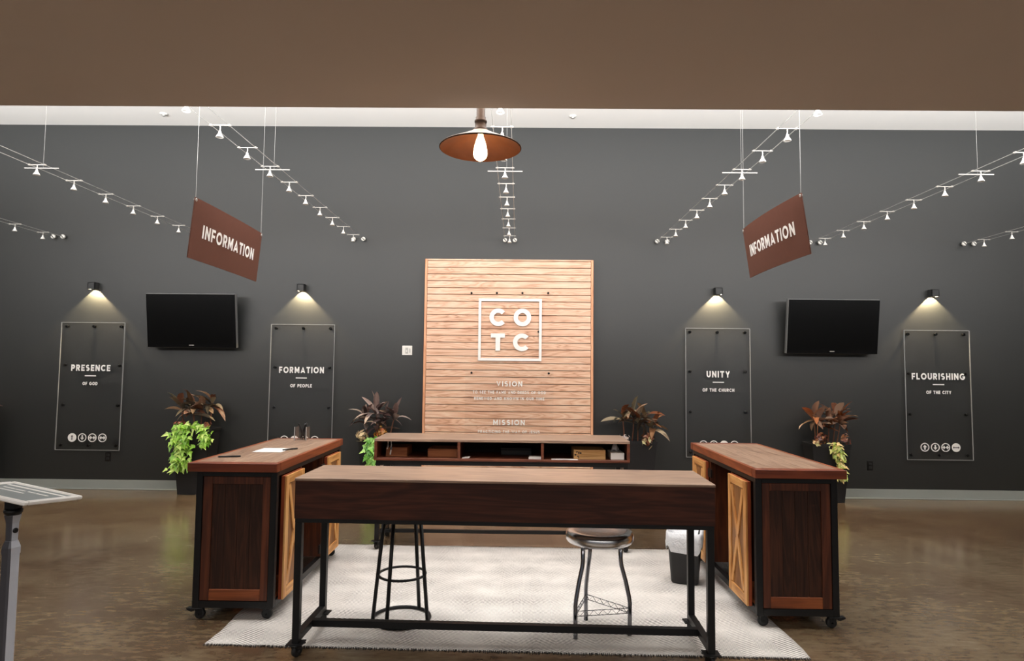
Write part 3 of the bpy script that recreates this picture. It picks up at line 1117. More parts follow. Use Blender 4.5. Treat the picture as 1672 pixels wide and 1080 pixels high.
# ------------------------------------------------------------------ casters
wheel_me = MB().lathe([(0, -0.012), (0.012, -0.012), (0.024, -0.013), (0.030, -0.009), (0.031, 0), (0.030, 0.009), (0.024, 0.013), (0.012, 0.012), (0, 0.012)], 20, axis='X').mesh('wheel', M['black_rubber'])
hub_me = MB().lathe([(0, -0.018), (0.006, -0.018), (0.006, 0.018), (0, 0.018)], 10, axis='X').mesh('axle', M['hub_metal'])


def caster_mesh(brake):
    m = MB().box(-0.036, 0.036, -0.036, 0.036, 0.066, 0.072, 0.002)
    m.lathe([(0, 0.056), (0.022, 0.056), (0.022, 0.066), (0, 0.066)], 16)
    for s in (-1, 1):
        m.poly([(-0.020, 0.060), (0.026, 0.060), (0.020, 0.030), (0.008, 0.022), (-0.006, 0.030)], s*0.016-0.002, s*0.016+0.002, 'YZ')
    if brake:
        m.poly([(-0.016, 0.062), (-0.070, 0.066), (-0.074, 0.058), (-0.040, 0.044), (-0.024, 0.050)], -0.017, 0.017, 'YZ')
    return m.mesh('caster', M['black_metal'])


CA = {0: caster_mesh(False), 1: caster_mesh(True)}


def caster(parent, x, y, z=0.0, brake=0, rot=0.0):
    c = link('caster', CA[brake], parent, (x, y, z), (0, 0, rot))
    link('wheel', wheel_me, c, (0, 0.006, 0.031))
    link('axle', hub_me, c, (0, 0.006, 0.031))
    return c


# ------------------------------------------------------------------ front table
TWD, TDP, TH = 2.183, 0.46, 0.925
t = thing('work_table', 'long dark walnut table on black metal frame in the foreground', 'table', (-0.072, 3.595, 0), -0.0253)
x, y = TWD/2, TDP/2
put(MB().box(-x-0.003, x+0.003, -y-0.004, y+0.004, TH-0.014, TH, 0.002), 'tabletop', M['walnut_top_x'], t)
ap = 0.025
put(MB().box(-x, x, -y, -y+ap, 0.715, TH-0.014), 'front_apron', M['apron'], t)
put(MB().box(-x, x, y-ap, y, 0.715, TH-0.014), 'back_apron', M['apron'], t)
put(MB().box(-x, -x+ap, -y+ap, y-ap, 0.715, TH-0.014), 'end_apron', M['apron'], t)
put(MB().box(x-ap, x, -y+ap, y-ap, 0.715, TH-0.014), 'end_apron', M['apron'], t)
fr = MB()
q = 0.036
fr.box(-x+0.004, x-0.004, -y+0.002, -y+0.002+q, 0.694, 0.714)
fr.box(-x+0.004, x-0.004, y-0.002-q, y-0.002, 0.694, 0.714)
fr.box(-x+0.004, -x+0.004+q, -y+q, y-q, 0.694, 0.714)
fr.box(x-0.004-q, x-0.004, -y+q, y-q, 0.694, 0.714)
put(fr, 'top_frame', M['black_metal'], t)
for sx in (-1, 1):
    for sy in (-1, 1):
        cx, cy = sx*(x-0.004-q/2), sy*(y-0.002-q/2)
        put(MB().box(cx-q/2, cx+q/2, cy-q/2, cy+q/2, 0.074, 0.694, 0.002), 'leg', M['black_metal'], t)
        put(MB().box(cx-0.042, cx+0.042, cy-0.036, cy+0.036, 0.071, 0.076), 'foot_plate', M['black_metal'], t)
        caster(t, cx, cy, 0.0005 if sy < 0 else 0.0065, 0, sx*0.5+(PI if sy > 0 else 0))
    cx = sx*(x-0.004-q/2)
    put(MB().box(cx-q/2, cx+q/2, -y+q, y-q, 0.080, 0.116), 'end_stretcher', M['black_metal'], t)
put(MB().box(-x+q, x-q, -q/2, q/2, 0.080, 0.116), 'long_stretcher', M['black_metal'], t)

# ------------------------------------------------------------------ side counters


def counter(sgn, label):
    """body between |x| .. inner side faces the room axis; local +x = inner side for the left counter"""
    y0, y1 = 3.84, 5.27
    xc = -1.69 if sgn < 0 else 1.66
    t = thing('rolling_counter', label, 'counter', (xc, (y0+y1)/2, 0), 0, 'rolling wooden counters')
    I = 1 if sgn < 0 else -1           # inner direction
    L = (y1-y0)/2

    def bx(m, xa, xb, ya, yb, za, zb, bev=0.0):
        a, b = xa*I, xb*I
        return m.box(min(a, b), max(a, b), ya, yb, za, zb, bev)
    XI, XO = 0.245, -0.240
    # top of planks with long nosings and breadboard ends
    tz0, tz1 = 0.878, 0.930
    ti, to = 0.255, -0.285
    n = 5
    wpl = (ti-to-0.05)/n
    for k in range(n):
        xa = to+0.025+k*wpl
        put(bx(MB(), xa+0.0008, xa+wpl-0.0008, -L+0.06, L-0.06, tz0, tz1, 0.001), 'plank', M['walnut_top'], t)
    put(bx(MB(), to, ti, -L, -L+0.059, tz0, tz1+0.0005, 0.003), 'breadboard_end', M['walnut_edge'], t)
    put(bx(MB(), to, ti, L-0.059, L, tz0, tz1+0.0005, 0.003), 'breadboard_end', M['walnut_edge'], t)
    put(bx(MB(), ti-0.025, ti, -L+0.06, L-0.06, tz0, tz1+0.0003, 0.002), 'edge_strip', M['walnut_edge_y'], t)
    put(bx(MB(), to, to+0.025, -L+0.06, L-0.06, tz0, tz1+0.0003, 0.002), 'edge_strip', M['walnut_edge_y'], t)
    # black metal frame
    q = 0.038
    ya, yb = -L+0.03, L-0.03
    for xx in (XI-q/2, XO+q/2):
        for yy in (ya+q/2, yb-q/2):
            put(bx(MB(), xx-q/2, xx+q/2, yy-q/2, yy+q/2, 0.074, tz0-0.001, 0.002), 'corner_post', M['black_metal'], t)
    for za, zb, nm in ((0.076, 0.114, 'bottom_rail'), (tz0-0.030, tz0-0.001, 'top_rail')):
        f = MB()
        bx(f, XO+q, XI-q, ya, ya+q, za, zb)
        bx(f, XO+q, XI-q, yb-q, yb, za, zb)
        bx(f, XO, XO+q, ya+q, yb-q, za, zb)
        bx(f, XI-q, XI, ya+q, yb-q, za, zb)
        put(f, nm, M['black_metal'], t)
    # framed wood end panels
    for (e0, e1, s) in ((ya+0.006, ya+0.026, -1), (yb-0.026, yb-0.006, 1)):
        zA, zB = 0.116, tz0-0.032
        xa, xb = XO+q+0.002, XI-q-0.002
        put(bx(MB(), xa, xa+0.055, e0, e1, zA, zB, 0.002), 'panel_stile', M['stile'], t)
        put(bx(MB(), xb-0.045, xb, e0, e1, zA, zB, 0.002), 'panel_stile', M['stile'], t)
        put(bx(MB(), xa+0.055, xb-0.045, e0, e1, zA, zA+0.065, 0.002), 'panel_rail', M['rail_w'], t)
        put(bx(MB(), xa+0.055, xb-0.045, e0, e1, zB-0.045, zB, 0.002), 'panel_rail', M['stile'], t)
        m0 = (e0+e1)/2
        k = 4
        pw = (xb-0.045-xa-0.055)/k
        for i in range(k):
            xx = xa+0.055+i*pw
            put(bx(MB(), xx+0.0005, xx+pw-0.0005, m0-0.004+(0.002 if s < 0 else -0.002), m0+0.006, zA+0.06, zB-0.04, 0.0008), 'panel_board', M['panel_dark'], t)
    # outer long side: framed back panels
    zA, zB = 0.130, tz0-0.032
    put(bx(MB(), XO+0.010, XO+0.030, ya+q, yb-q, zA, zA+0.075), 'back_rail', M['rail_wy'], t)
    put(bx(MB(), XO+0.010, XO+0.030, ya+q, yb-q, zB-0.06, zB), 'back_rail', M['rail_wy'], t)
    bays = (ya+q, -0.245, 0.235, yb-q)
    for i in range(3):
        a, b = bays[i], bays[i+1]
        for (c0, c1) in ((a, a+0.05), (b-0.05, b)):
            put(bx(MB(), XO+0.010, XO+0.030, c0, c1, zA+0.075, zB-0.06), 'back_stile', M['stile'], t)
        put(bx(MB(), XO+0.014, XO+0.024, a+0.05, b-0.05, zA+0.07, zB-0.055), 'back_panel', M['panel_dark'], t)
    # cabinet bays at both ends: dividers, floor
    for yy in (-0.245, 0.235):
        put(bx(MB(), XO+0.030, XI-0.004, yy-0.010, yy+0.010, 0.120, tz0-0.032), 'divider', M['stile'], t)
    for (a, b) in ((ya+0.030, -0.256), (0.246, yb-0.030)):
        put(bx(MB(), XO+0.031, XI-0.010, a, b, 0.120, 0.138), 'cabinet_floor', M['rail_wy'], t)
    # X-braced barn doors, proud of the frame
    for (d0, d1) in ((-L+0.10, -L+0.43), (L-0.47, L-0.14)):
        z0, z1 = 0.105, 0.842
        xa, xb = XI+0.002, XI+0.034
        door = put(bx(MB(), xa, xa+0.020, d0, d1, z0, z1, 0.001), 'barn_door', M['barn_edge'], t)
        xf0, xf1 = xa+0.0205, xb
        sw = 0.050
        put(bx(MB(), xa+0.0202, xa+0.0245, d0+sw, d1-sw, z0+sw, z1-sw), 'door_panel', M['barn_panel'], door)
        put(bx(MB(), xf0, xf1, d0, d0+sw, z0, z1, 0.0015), 'door_stile', M['barn_z'], door)
        put(bx(MB(), xf0, xf1, d1-sw, d1, z0, z1, 0.0015), 'door_stile', M['barn_z'], door)
        put(bx(MB(), xf0, xf1, d0+sw, d1-sw, z0, z0+sw+0.01, 0.0015), 'door_rail', M['barn_y'], door)
        put(bx(MB(), xf0, xf1, d0+sw, d1-sw, z1-sw, z1, 0.0015), 'door_rail', M['barn_y'], door)
        A = Vector((I*(xf0+xf1)/2, d0+sw+0.012, z0+sw+0.02))
        B = Vector((I*(xf0+xf1)/2, d1-sw-0.012, z1-sw-0.012))
        A2 = Vector((A.x, B.y, A.z))
        B2 = Vector((A.x, A.y, B.z))
        put(MB().bar(A, B, 0.011, 0.036, up=(0, 1, 0) if 0 else (0, 0, 1)), 'cross_brace', M['barn_z'], door)
        mid = (A2+B2)/2
        d = (B2-A2).normalized()
        br = MB().bar(A2, mid-d*0.02, 0.0108, 0.036).bar(mid+d*0.02, B2, 0.0108, 0.036)
        put(br, 'cross_brace', M['barn_z'], door)
        # strap hinges on the room-side edge of the door
        he = d0 if d0 > 0 else d1
        hs = -1 if d0 > 0 else 1
        for hz in (0.765, 0.185):
            put(bx(MB(), XI-0.002, XI+0.010, min(he, he+hs*0.075), max(he, he+hs*0.075), hz-0.030, hz+0.030, 0.001), 'hinge', M['black_metal'], door)
    # casters
    rz = 0.0
    for xx, on_rug in ((XO+0.030, 0), (XI-0.040, 1)):
        for yy in (ya+0.035, yb-0.035):
            caster(t, xx*I, yy, 0.0065 if on_rug else 0.0, 1 if not on_rug else 0, (-PI/2 if I > 0 else PI/2) if not on_rug else PI*0.5*I)
    return t


cl = counter(-1, 'rolling wooden counter on the left with barn doors and paper on top')
cr = counter(1, 'rolling wooden counter on the right with barn doors and bare top')

# ------------------------------------------------------------------ back console
cx0, cx1, cy0, cy1 = -1.200, 0.930, 5.37, 5.87
ccx = (cx0+cx1)/2
t = thing('shelf_console', 'long low dark wood console with open cubbies before the slatted panel', 'console', (ccx, (cy0+cy1)/2, 0))
hx, hy = (cx1-cx0)/2, (cy1-cy0)/2
CZ = 0.922
put(MB().box(-hx, hx, -hy, hy, CZ-0.022, CZ, 0.002), 'top_board', M['walnut_top_x'], t)
put(MB().box(-hx, hx, -hy+0.002, hy-0.002, 0.742, 0.762, 0.002), 'shelf_board', M['console_wood'], t)
for sx in (-1, 1):
    put(MB().box(sx*hx-(0.022 if sx > 0 else 0), sx*hx+(0.022 if sx < 0 else 0), -hy+0.002, hy-0.002, 0.762, CZ-0.022), 'side_board', M['console_wood'], t)
for dx in (-0.493, 0.204):
    put(MB().box(dx-ccx-0.011, dx-ccx+0.011, -hy+0.004, hy-0.02, 0.762, CZ-0.022), 'divider', M['console_wood'], t)
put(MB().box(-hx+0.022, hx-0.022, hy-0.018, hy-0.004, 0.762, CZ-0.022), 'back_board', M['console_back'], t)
put(MB().box(-hx+0.02, hx-0.02, -hy+0.012, -hy+0.036, 0.705, 0.742), 'front_rail', M['black_metal'], t)
put(MB().box(-hx+0.02, hx-0.02, hy-0.036, hy-0.012, 0.715, 0.742), 'rear_rail', M['black_metal'], t)
q = 0.036
for sx in (-1, 1):
    for sy in (-1, 1):
        px, py = sx*(hx-0.03), sy*(hy-0.04)
        put(MB().box(px-q/2, px+q/2, py-q/2, py+q/2, 0.072, 0.742, 0.002), 'leg', M['black_metal'], t)
        caster(t, px, py, 0.0065 if sy < 0 else 0.0, 0, 0.4*sx)
    s = MB().bar((sx*(hx-0.03), -hy+0.05, 0.108), (sx*(hx-0.03), hy-0.05, 0.108), 0.028)
    s.bar((sx*(hx-0.03), -hy+0.05, 0.68), (sx*(hx-0.03), hy-0.05, 0.70), 0.025)
    put(s, 'side_stretcher', M['black_metal'], t)
put(MB().bar((-hx+0.03, 0.0, 0.108), (hx-0.03, 0.0, 0.108), 0.028), 'long_stretcher', M['black_metal'], t)

# things in the cubbies
SZT = 0.762


def crate(x0, x1, y, h, mat, label, smudge=False):
    t = thing('wooden_crate', label, 'crate', ((x0+x1)/2, y, SZT), 0, 'wooden crates in the console')
    w = (x1-x0)/2
    d = 0.13
    put(MB().box(-w, w, -d, -d+0.012, 0, h, 0.001), 'front_board', mat, t)
    put(MB().box(-w, w, d-0.012, d, 0, h, 0.001), 'rear_board', mat, t)
    for s in (-1, 1):
        put(MB().box(s*w-(0.012 if s > 0 else 0), s*w+(0.012 if s < 0 else 0), -d+0.012, d-0.012, 0, h, 0.001), 'end_board', mat, t)
    put(MB().box(-w+0.012, w-0.012, -d+0.012, d-0.012, 0, 0.01), 'base_board', mat, t)
    if smudge:
        rr = random.Random(5)
        m = MB()
        for k in range(7):
            a, b = rr.uniform(-w+0.012, -w+0.06), rr.uniform(0.012, h-0.012)
            m.lathe([(0, 0), (rr.uniform(.004, .008), 0), (0, 0.0012)], 8, (a, -d, b), 'Y')
        put(m, 'ink_stamp', M['dark_print'], t)
    return t


crate(-1.125, -0.945, 5.62, 0.075, M['crate'], 'small brown wooden crate at the left end of the console')
crate(-0.765, -0.515, 5.60, 0.068, M['crate'], 'long brown wooden crate left of the console\'s first divider')
crate(0.470, 0.735, 5.56, 0.078, M['crate_pale'], 'pale wooden crate with dark stamped marks beside the tissue box', True)
t = thing('tissue_box', 'white tissue box with a tissue sticking up, right end of console', 'tissue box', (0.835, 5.53, SZT))
put(MB().box(-0.056, 0.056, -0.11, 0.11, 0, 0.058, 0.003), 'carton', M['paper'], t)
m = MB()
c0 = m.bm.verts.new((-0.006, 0.0, 0.138))
ring = [m.bm.verts.new((-0.004+0.030*math.cos(a)*(1+0.35*math.sin(3*a)), 0.028*math.sin(a), 0.057+0.012*math.sin(2*a)+0.012)) for a in [2*PI*k/14 for k in range(14)]]
mid = [m.bm.verts.new((-0.008+0.022*math.cos(a+0.3)*(1+0.4*math.sin(4*a)), 0.018*math.sin(a+0.3), 0.096+0.012*math.sin(3*a))) for a in [2*PI*k/14 for k in range(14)]]
for k in range(14):
    n = (k+1) % 14
    m.bm.faces.new((ring[k], ring[n], mid[n], mid[k])).smooth = True
    m.bm.faces.new((mid[k], mid[n], c0))
put(m, 'tissue', M['tissue'], t)
t = thing('dark_case', 'dark grey box lying at the back of the middle cubby', 'box', (-0.015, 5.73, SZT))
put(MB().box(-0.135, 0.135, -0.08, 0.08, 0, 0.045, 0.004), 'lower_shell', M['black_box'], t)
put(MB().box(-0.135, 0.135, -0.08, 0.08, 0.046, 0.062, 0.004), 'lid', M['black_box'], t)
t = thing('paper_stack', 'small stack of white cards in the middle cubby', 'cards', (0.145, 5.45, SZT))
for k in range(3):
    put(MB().box(-0.055+0.002*k, 0.055-0.001*k, -0.04, 0.04+0.003*k, 0.0055*k, 0.0055*k+0.005), 'card', M['paper'], t)
t = thing('loose_sheet', 'white sheet of paper lying flat before the pale crate', 'paper', (0.39, 5.42, SZT))
put(MB().box(-0.11, 0.11, -0.035, 0.035, 0, 0.0015).box(-0.10, 0.02, -0.036, -0.01, 0.0015, 0.003), 'sheet', M['paper'], t)
t = thing('loose_paper', 'small crumpled paper scrap right of the console\'s first divider', 'paper', (-0.44, 5.43, SZT))
put(MB().obox((0, 0, 0.004), (1, 0.2, 0.05), (-0.2, 1, 0), (0, 0, 1), 0.030, 0.02, 0.003).obox((0.015, 0.01, 0.009), (1, -0.3, 0.1), (0.3, 1, 0), (0, 0, 1), 0.024, 0.012, 0.002), 'paper_scrap', M['paper'], t)
for kx, lab in ((-1.095, 'grey lanyard hanging at the left end of the console'), (-1.068, 'longer grey lanyard hanging beside the small crate')):
    Ln = 0.07 if kx < -1.08 else 0.115
    t = thing('key_lanyard', lab, 'lanyard', (kx, 5.42, CZ-0.0225))
    put(MB().tube([(0, 0, 0), (0.001, 0, -Ln*0.4), (0, 0, -Ln*0.5)], 0.003, 6), 'cord', M['nickel'], t)
    put(MB().lathe([(0, 0), (0.008, -0.004), (0.010, -0.016), (0.006, -0.026), (0, -0.028)], 12, (0, 0, -Ln*0.42)), 'bead', M['hub_metal'], t)
    put(MB().bar((0, 0, -Ln*0.62), (-0.006, 0, -Ln), 0.010, 0.006), 'tab', M['nickel'], t)

# ------------------------------------------------------------------ things on the left counter
t = thing('pen_holder', 'clear acrylic holder full of dark pens on the left counter', 'pen holder', (-1.725, 5.13, 0.9308))
for (a, b, c, d) in ((-0.046, 0.046, -0.046, -0.042), (-0.046, 0.046, 0.042, 0.046), (-0.046, -0.042, -0.042, 0.042), (0.042, 0.046, -0.042, 0.042)):
    put(MB().box(a, b, c, d, 0.004, 0.105), 'holder_side', M['acrylic'], t)
for sx in (-1, 1):
    put(MB().box(sx*0.046-0.003, sx*0.046+0.003, -0.049, -0.043, 0, 0.107), 'holder_edge', M['edge_clear'], t)
put(MB().box(-0.046, 0.046, -0.046, 0.046, 0, 0.004), 'holder_base', M['acrylic'], t)
rr = random.Random(11)
for k in range(9):
    a = rr.uniform(0, 6.28)
    b = Vector((0.024*math.cos(a*1.7), 0.024*math.sin(a*2.3), 0.006))
    e = Vector((0.032*math.cos(a), 0.032*math.sin(a), rr.uniform(0.115, 0.138)))
    pen = tag(put(MB().tube([b, b+(e-b)*0.08, e-(e-b)*0.05, e], [0.002, 0.0045, 0.0045, 0.003], 7), 'pen', M['black_metal'] if k % 3 else M['dark_chrome'], None, Vector((-1.725, 5.13, 0.9308))),
              'dark pen standing in the clear pen holder on the left counter', 'pen', 'pens in the acrylic holder')
t = thing('paper_pad', 'white paper sheet lying on the left counter', 'paper', (-1.705, 4.46, 0.9308), 0.0)
for k in range(2):
    put(MB().box(-0.098+0.002*k, 0.098, -0.105, 0.105-0.002*k, 0.0012*k, 0.0012*k+0.001), 'sheet', M['paper'], t)


def pen_on(name, label, a, b):
    a, b = Vector(a), Vector(b)
    t = thing(name, label, 'pen', a)
    d = b-a
    put(MB().tube([(0, 0, 0), d*0.06, d*0.62], [0.001, 0.005, 0.005], 8), 'barrel', M['black_metal'], t)
    put(MB().tube([d*0.62, d], 0.0058, 8), 'cap', M['black_rubber'], t)


pen_on('ballpoint_pen', 'dark pen lying across the right edge of the white paper', (-1.625, 4.43, 0.9388), (-1.555, 4.53, 0.9368))
pen_on('ballpoint_pen', 'black pen lying alone near the front of the left counter', (-1.905, 4.075, 0.9358), (-1.775, 4.115, 0.9358))

# ------------------------------------------------------------------ stools
t = thing('ring_stool', 'black metal stool with two round rings behind the table', 'stool', (-0.690, 3.925, 0.0072))
put(MB().ring((0, 0, 0.010), 0.170, 0.010, 40, 8), 'base_ring', M['black_metal'], t)
put(MB().ring((0, 0, 0.266), 0.140, 0.008, 40, 8), 'foot_ring', M['black_metal'], t)
for a in (195, 250, 345, 60):
    a = math.radians(a)
    c, s = math.cos(a), math.sin(a)
    put(MB().tube([(0.168*c, 0.168*s, 0.012), (0.110*c, 0.110*s, 0.634)], 0.0115, 10), 'leg', M['black_metal'], t)
put(MB().lathe([(0, 0.634), (0.132, 0.634), (0.140, 0.642), (0.140, 0.658), (0.132, 0.665), (0, 0.665)], 36), 'seat', M['apron'], t)

t = thing('chrome_stool', 'shiny chrome stool with round metal seat and three bent legs', 'stool', (0.480, 3.80, 0.0072))
put(MB().lathe([(0, 0.560), (0.10, 0.562), (0.150, 0.572), (0.178, 0.572), (0.192, 0.562), (0.197, 0.545), (0.195, 0.520), (0.186, 0.508), (0.176, 0.512), (0.170, 0.530), (0, 0.532)], 56), 'seat', M['chrome'], t)
feet = [(-0.150, -0.125), (0.165, -0.065), (-0.062, 0.155)]
tops = []
for (fx, fy) in feet:
    k = 0.70
    tx_, ty_ = fx*k, fy*k
    tops.append((tx_, ty_))
    P = [(fx*0.99, fy*0.99, 0.0), (fx, fy, 0.12), (fx, fy, 0.18), (fx*0.97, fy*0.97, 0.215), (fx*0.86, fy*0.86, 0.30), (tx_*1.03, ty_*1.03, 0.385), (tx_, ty_, 0.42), (tx_, ty_, 0.53)]
    put(MB().tube(P, 0.0125, 12), 'leg', M['dark_chrome'], t)


def wire_truss(a, b, z0, z1, n):
    a, b = Vector(a), Vector(b)
    m = MB()
    m.tube([(a.x, a.y, z0), (b.x, b.y, z0)], 0.0022, 5)
    m.tube([(a.x, a.y, z1), (b.x, b.y, z1)], 0.0022, 5)
    pts = [tuple((a+(b-a)*(k/(2*n))).to_2d())+((z0 if k % 2 else z1),) for k in range(2*n+1)]
    m.tube(pts, 0.0018, 5)
    return m


for i in range(3):
    a, b = feet[i], feet[(i+1) % 3]
    put(wire_truss((a[0], a[1], 0), (b[0], b[1], 0), 0.122, 0.150, 6), 'wire_stretcher', M['dark_chrome'], t)
    a, b = tops[i], tops[(i+1) % 3]
    put(wire_truss((a[0], a[1], 0), (b[0], b[1], 0), 0.482, 0.506, 5), 'wire_stretcher', M['dark_chrome'], t)

# ------------------------------------------------------------------ waste bin
t = thing('waste_bin', 'black rectangular waste bin with white liner beside the right counter', 'bin', (1.205, 4.69, 0.0072), -0.32)


def rrect(hx, hy, r, z, n=4):
    out = []
    for (sx, sy, a0) in ((1, 1, 0), (-1, 1, 90), (-1, -1, 180), (1, -1, 270)):
        for k in range(n+1):
            a = math.radians(a0+90*k/n)
            out.append((sx*(hx-r)+r*math.cos(a), sy*(hy-r)+r*math.sin(a), z))
    return out


def loft(secs, close_first=False, close_last=False):
    m = MB()
    R = [[m.bm.verts.new(p) for p in s] for s in secs]
    n = len(R[0])
    for A, B in zip(R, R[1:]):
        for k in range(n):
            m.bm.faces.new((A[k], A[(k+1) % n], B[(k+1) % n], B[k])).smooth = True
    if close_first:
        m.bm.faces.new(R[0])
    if close_last:
        m.bm.faces.new(R[-1])
    return m


put(loft([rrect(0.088, 0.070, 0.03, 0), rrect(0.094, 0.076, 0.03, 0.01), rrect(0.118, 0.098, 0.03, 0.335), rrect(0.121, 0.101, 0.03, 0.337), rrect(0.121, 0.101, 0.03, 0.35), rrect(0.112, 0.092, 0.03, 0.35), rrect(0.085, 0.068, 0.03, 0.02)], True, True), 'bin_body', M['bin_black'], t)
rr = random.Random(9)
secs = []
for (hx_, hy_, z_, wob) in ((0.123, 0.103, 0.245, 1), (0.128, 0.107, 0.285, .5), (0.125, 0.104, 0.32, .3), (0.126, 0.105, 0.358, .1), (0.110, 0.090, 0.356, .1), (0.104, 0.084, 0.27, .5)):
    s = []
    for k, (px, py, pz) in enumerate(rrect(hx_, hy_, 0.03, z_)):
        w1 = 0.030*math.sin(k*1.1+1)+rr.uniform(-.010, .010)
        e = 1+rr.uniform(-.03, .03)
        s.append((px*e, py*e, pz+w1*wob))
    secs.append(s)
put(loft(secs, False, True), 'bin_liner', M['liner'], t)

# ------------------------------------------------------------------ planters


def leaf_mesh(L, Wd, droop, curl, mat, name='leaf', n=6):
    m = MB()
    rows = []
    for i in range(n+1):
        f = i/n
        w = Wd*0.5*(math.sin(PI*min(1, f*0.92+0.06))**0.85)*(1.0 if f < 1 else 0.05)
        if i == n:
            w = 0.001
        x = L*(f-0.18*droop*f*f)
        z = L*(0.30*f-droop*f*f*0.75)
        rows.append([m.bm.verts.new((x, -w, z+w*curl)), m.bm.verts.new((x, 0, z)), m.bm.verts.new((x, w, z+w*curl))])
    for A, B in zip(rows, rows[1:]):
        for k in (0, 1):
            m.bm.faces.new((A[k], A[k+1], B[k+1], B[k])).smooth = True
    bmesh.ops.solidify(m.bm, geom=m.bm.faces[:], thickness=0.0012)
    return m.mesh(name, mat)


LEAVES = {}


def leaves_for(mat):
    if mat not in LEAVES:
        LEAVES[mat] = [leaf_mesh(1.0, w, d, c, M[mat]) for (w, d, c) in ((0.25, 0.15, 0.45), (0.28, 0.5, 0.35), (0.25, 0.9, 0.3), (0.30, 0.3, 0.5))]
    return LEAVES[mat]


def vine(paths, n, size, mat, parent, seed, name='vine_foliage'):
    """trailing foliage: many small lobed leaves along the given paths, one piece"""
    rr = random.Random(seed)
    m = MB()
    for (pts, spread, cnt) in paths:
        pts = [Vector(p) for p in pts]
        for k in range(cnt):
            f = rr.random()*(len(pts)-1)
            i = min(int(f), len(pts)-2)
            c = pts[i].lerp(pts[i+1], f-i)
            c = c+Vector((rr.gauss(0, spread), rr.uniform(-0.05, 0.03), rr.gauss(0, spread*0.5)))
            s = size*rr.uniform(0.75, 1.35)
            ang = rr.uniform(-1.15, 1.15)-PI/2
            d = Vector((math.cos(ang), -0.55+rr.uniform(-.25, .25), math.sin(ang))).normalized()
            up = Vector((rr.uniform(-.5, .5), -0.75, rr.uniform(0.3, 0.9)))
            sd = d.cross(up).normalized()
            nr = sd.cross(d)
            P = [c, c+d*s*0.10+sd*s*0.30, c+d*s*0.30+sd*s*0.50, c+d*s*0.42+sd*s*0.28, c+d*s*0.75+sd*s*0.20, c+d*s*1.30-nr*s*0.10,
                 c+d*s*0.75-sd*s*0.20, c+d*s*0.42-sd*s*0.28, c+d*s*0.30-sd*s*0.50, c+d*s*0.10-sd*s*0.30]
            vs = [m.bm.verts.new(p) for p in P]
            vm = m.bm.verts.new(c+d*s*0.40-nr*s*0.10)
            for q_ in range(10):
                m.bm.faces.new((vs[q_], vs[(q_+1) % 10], vm))
    me = m.mesh(name, M[mat])
    o = link(name, me, parent)
    o['kind'] = 'stuff'
    return o


def cluster(parent, c, R, n, size, mat, seed, name='flower_cluster'):
    rr = random.Random(seed)
    m = MB()
    c = Vector(c)
    for k in range(n):
        d = Vector((rr.gauss(0, 1), rr.gauss(-0.6, 0.8), rr.gauss(0.3, 0.8))).normalized()
        p = c+d*R*rr.uniform(0.3, 1)
        s = size*rr.uniform(0.7, 1.3)
        u = d.orthogonal().normalized()
        u = (u*math.cos(k)+d.cross(u)*math.sin(k)).normalized()
        w = d.cross(u)
        vs = [m.bm.verts.new(p-u*s*0.5), m.bm.verts.new(p+w*s*0.35+d*s*0.1), m.bm.verts.new(p+u*s*0.7+d*s*0.25), m.bm.verts.new(p-w*s*0.35+d*s*0.1)]
        vm = m.bm.verts.new(p+d*s*0.02)
        for q_ in range(4):
            m.bm.faces.new((vs[q_], vs[(q_+1) % 4], vm))
    o = link(name, m.mesh(name, M[mat]), parent)
    return o


def planter(x, zt, label, canes, mats, seed, extra=None, wt=0.44, wb=0.31, leaf=0.27, per=(7, 9)):
    """canes: list of (dx, height of crown above rim, lean)"""
    rr = random.Random(seed)
    yc = 7.70
    t = thing('potted_plant', label, 'plant', (x, yc, 0), 0, 'planters along the dark wall')
    secs = []
    for (w, d, z) in ((wb, 0.20, 0), (wt, 0.27, zt-0.035), (wt+0.012, 0.282, zt-0.035), (wt+0.012, 0.282, zt), (wt-0.03, 0.24, zt), (wt-0.04, 0.23, zt-0.06)):
        secs.append([(-w/2, -d/2, z), (w/2, -d/2, z), (w/2, d/2, z), (-w/2, d/2, z)])
    m = MB()
    R = [[m.bm.verts.new(p) for p in s] for s in secs]
    for A, B in zip(R, R[1:]):
        for k in range(4):
            m.bm.faces.new((A[k], A[(k+1) % 4], B[(k+1) % 4], B[k]))
    m.bm.faces.new(R[0])
    put(m, 'planter', M['planter'], t)
    put(MB().box(-wt/2+0.025, wt/2-0.025, -0.112, 0.112, zt-0.09, zt-0.05), 'soil', M['soil'], t)
    for (dx, hc, lean) in canes:
        y0 = rr.uniform(-0.05, 0.05)
        b = Vector((dx, y0, zt-0.06))
        e = Vector((dx+lean, y0-0.02, zt+hc))
        put(MB().tube([b, (b+e)/2+Vector((rr.uniform(-.008, .008), 0, 0)), e], [0.008, 0.007, 0.007], 7), 'stem', M['cane'], t)
        n = rr.randint(*per)
        a0 = rr.uniform(0, 6.28)
        for k in range(n):
            az = a0+k*2.399+rr.uniform(-.3, .3)
            # keep foliage off the wall behind
            if math.sin(az) > 0.45:
                az = -az
            f = k/max(1, n-1)
            el = 0.05+1.2*f+rr.uniform(-.15, .15)
            if f > 0.9:
                el = 1.35
            me = rr.choice(leaves_for(rr.choice(mats)))
            L = leaf*rr.uniform(0.75, 1.15)
            o = link('leaf', me, t, e+Vector((0, 0, -0.05*(1-f)+rr.uniform(-.01, .02))))
            o.rotation_euler = Euler((rr.uniform(-.5, .5), -(el-0.28), az), 'XYZ')
            o.scale = (L, L, L)
    if extra:
        extra(t, zt)
    return t


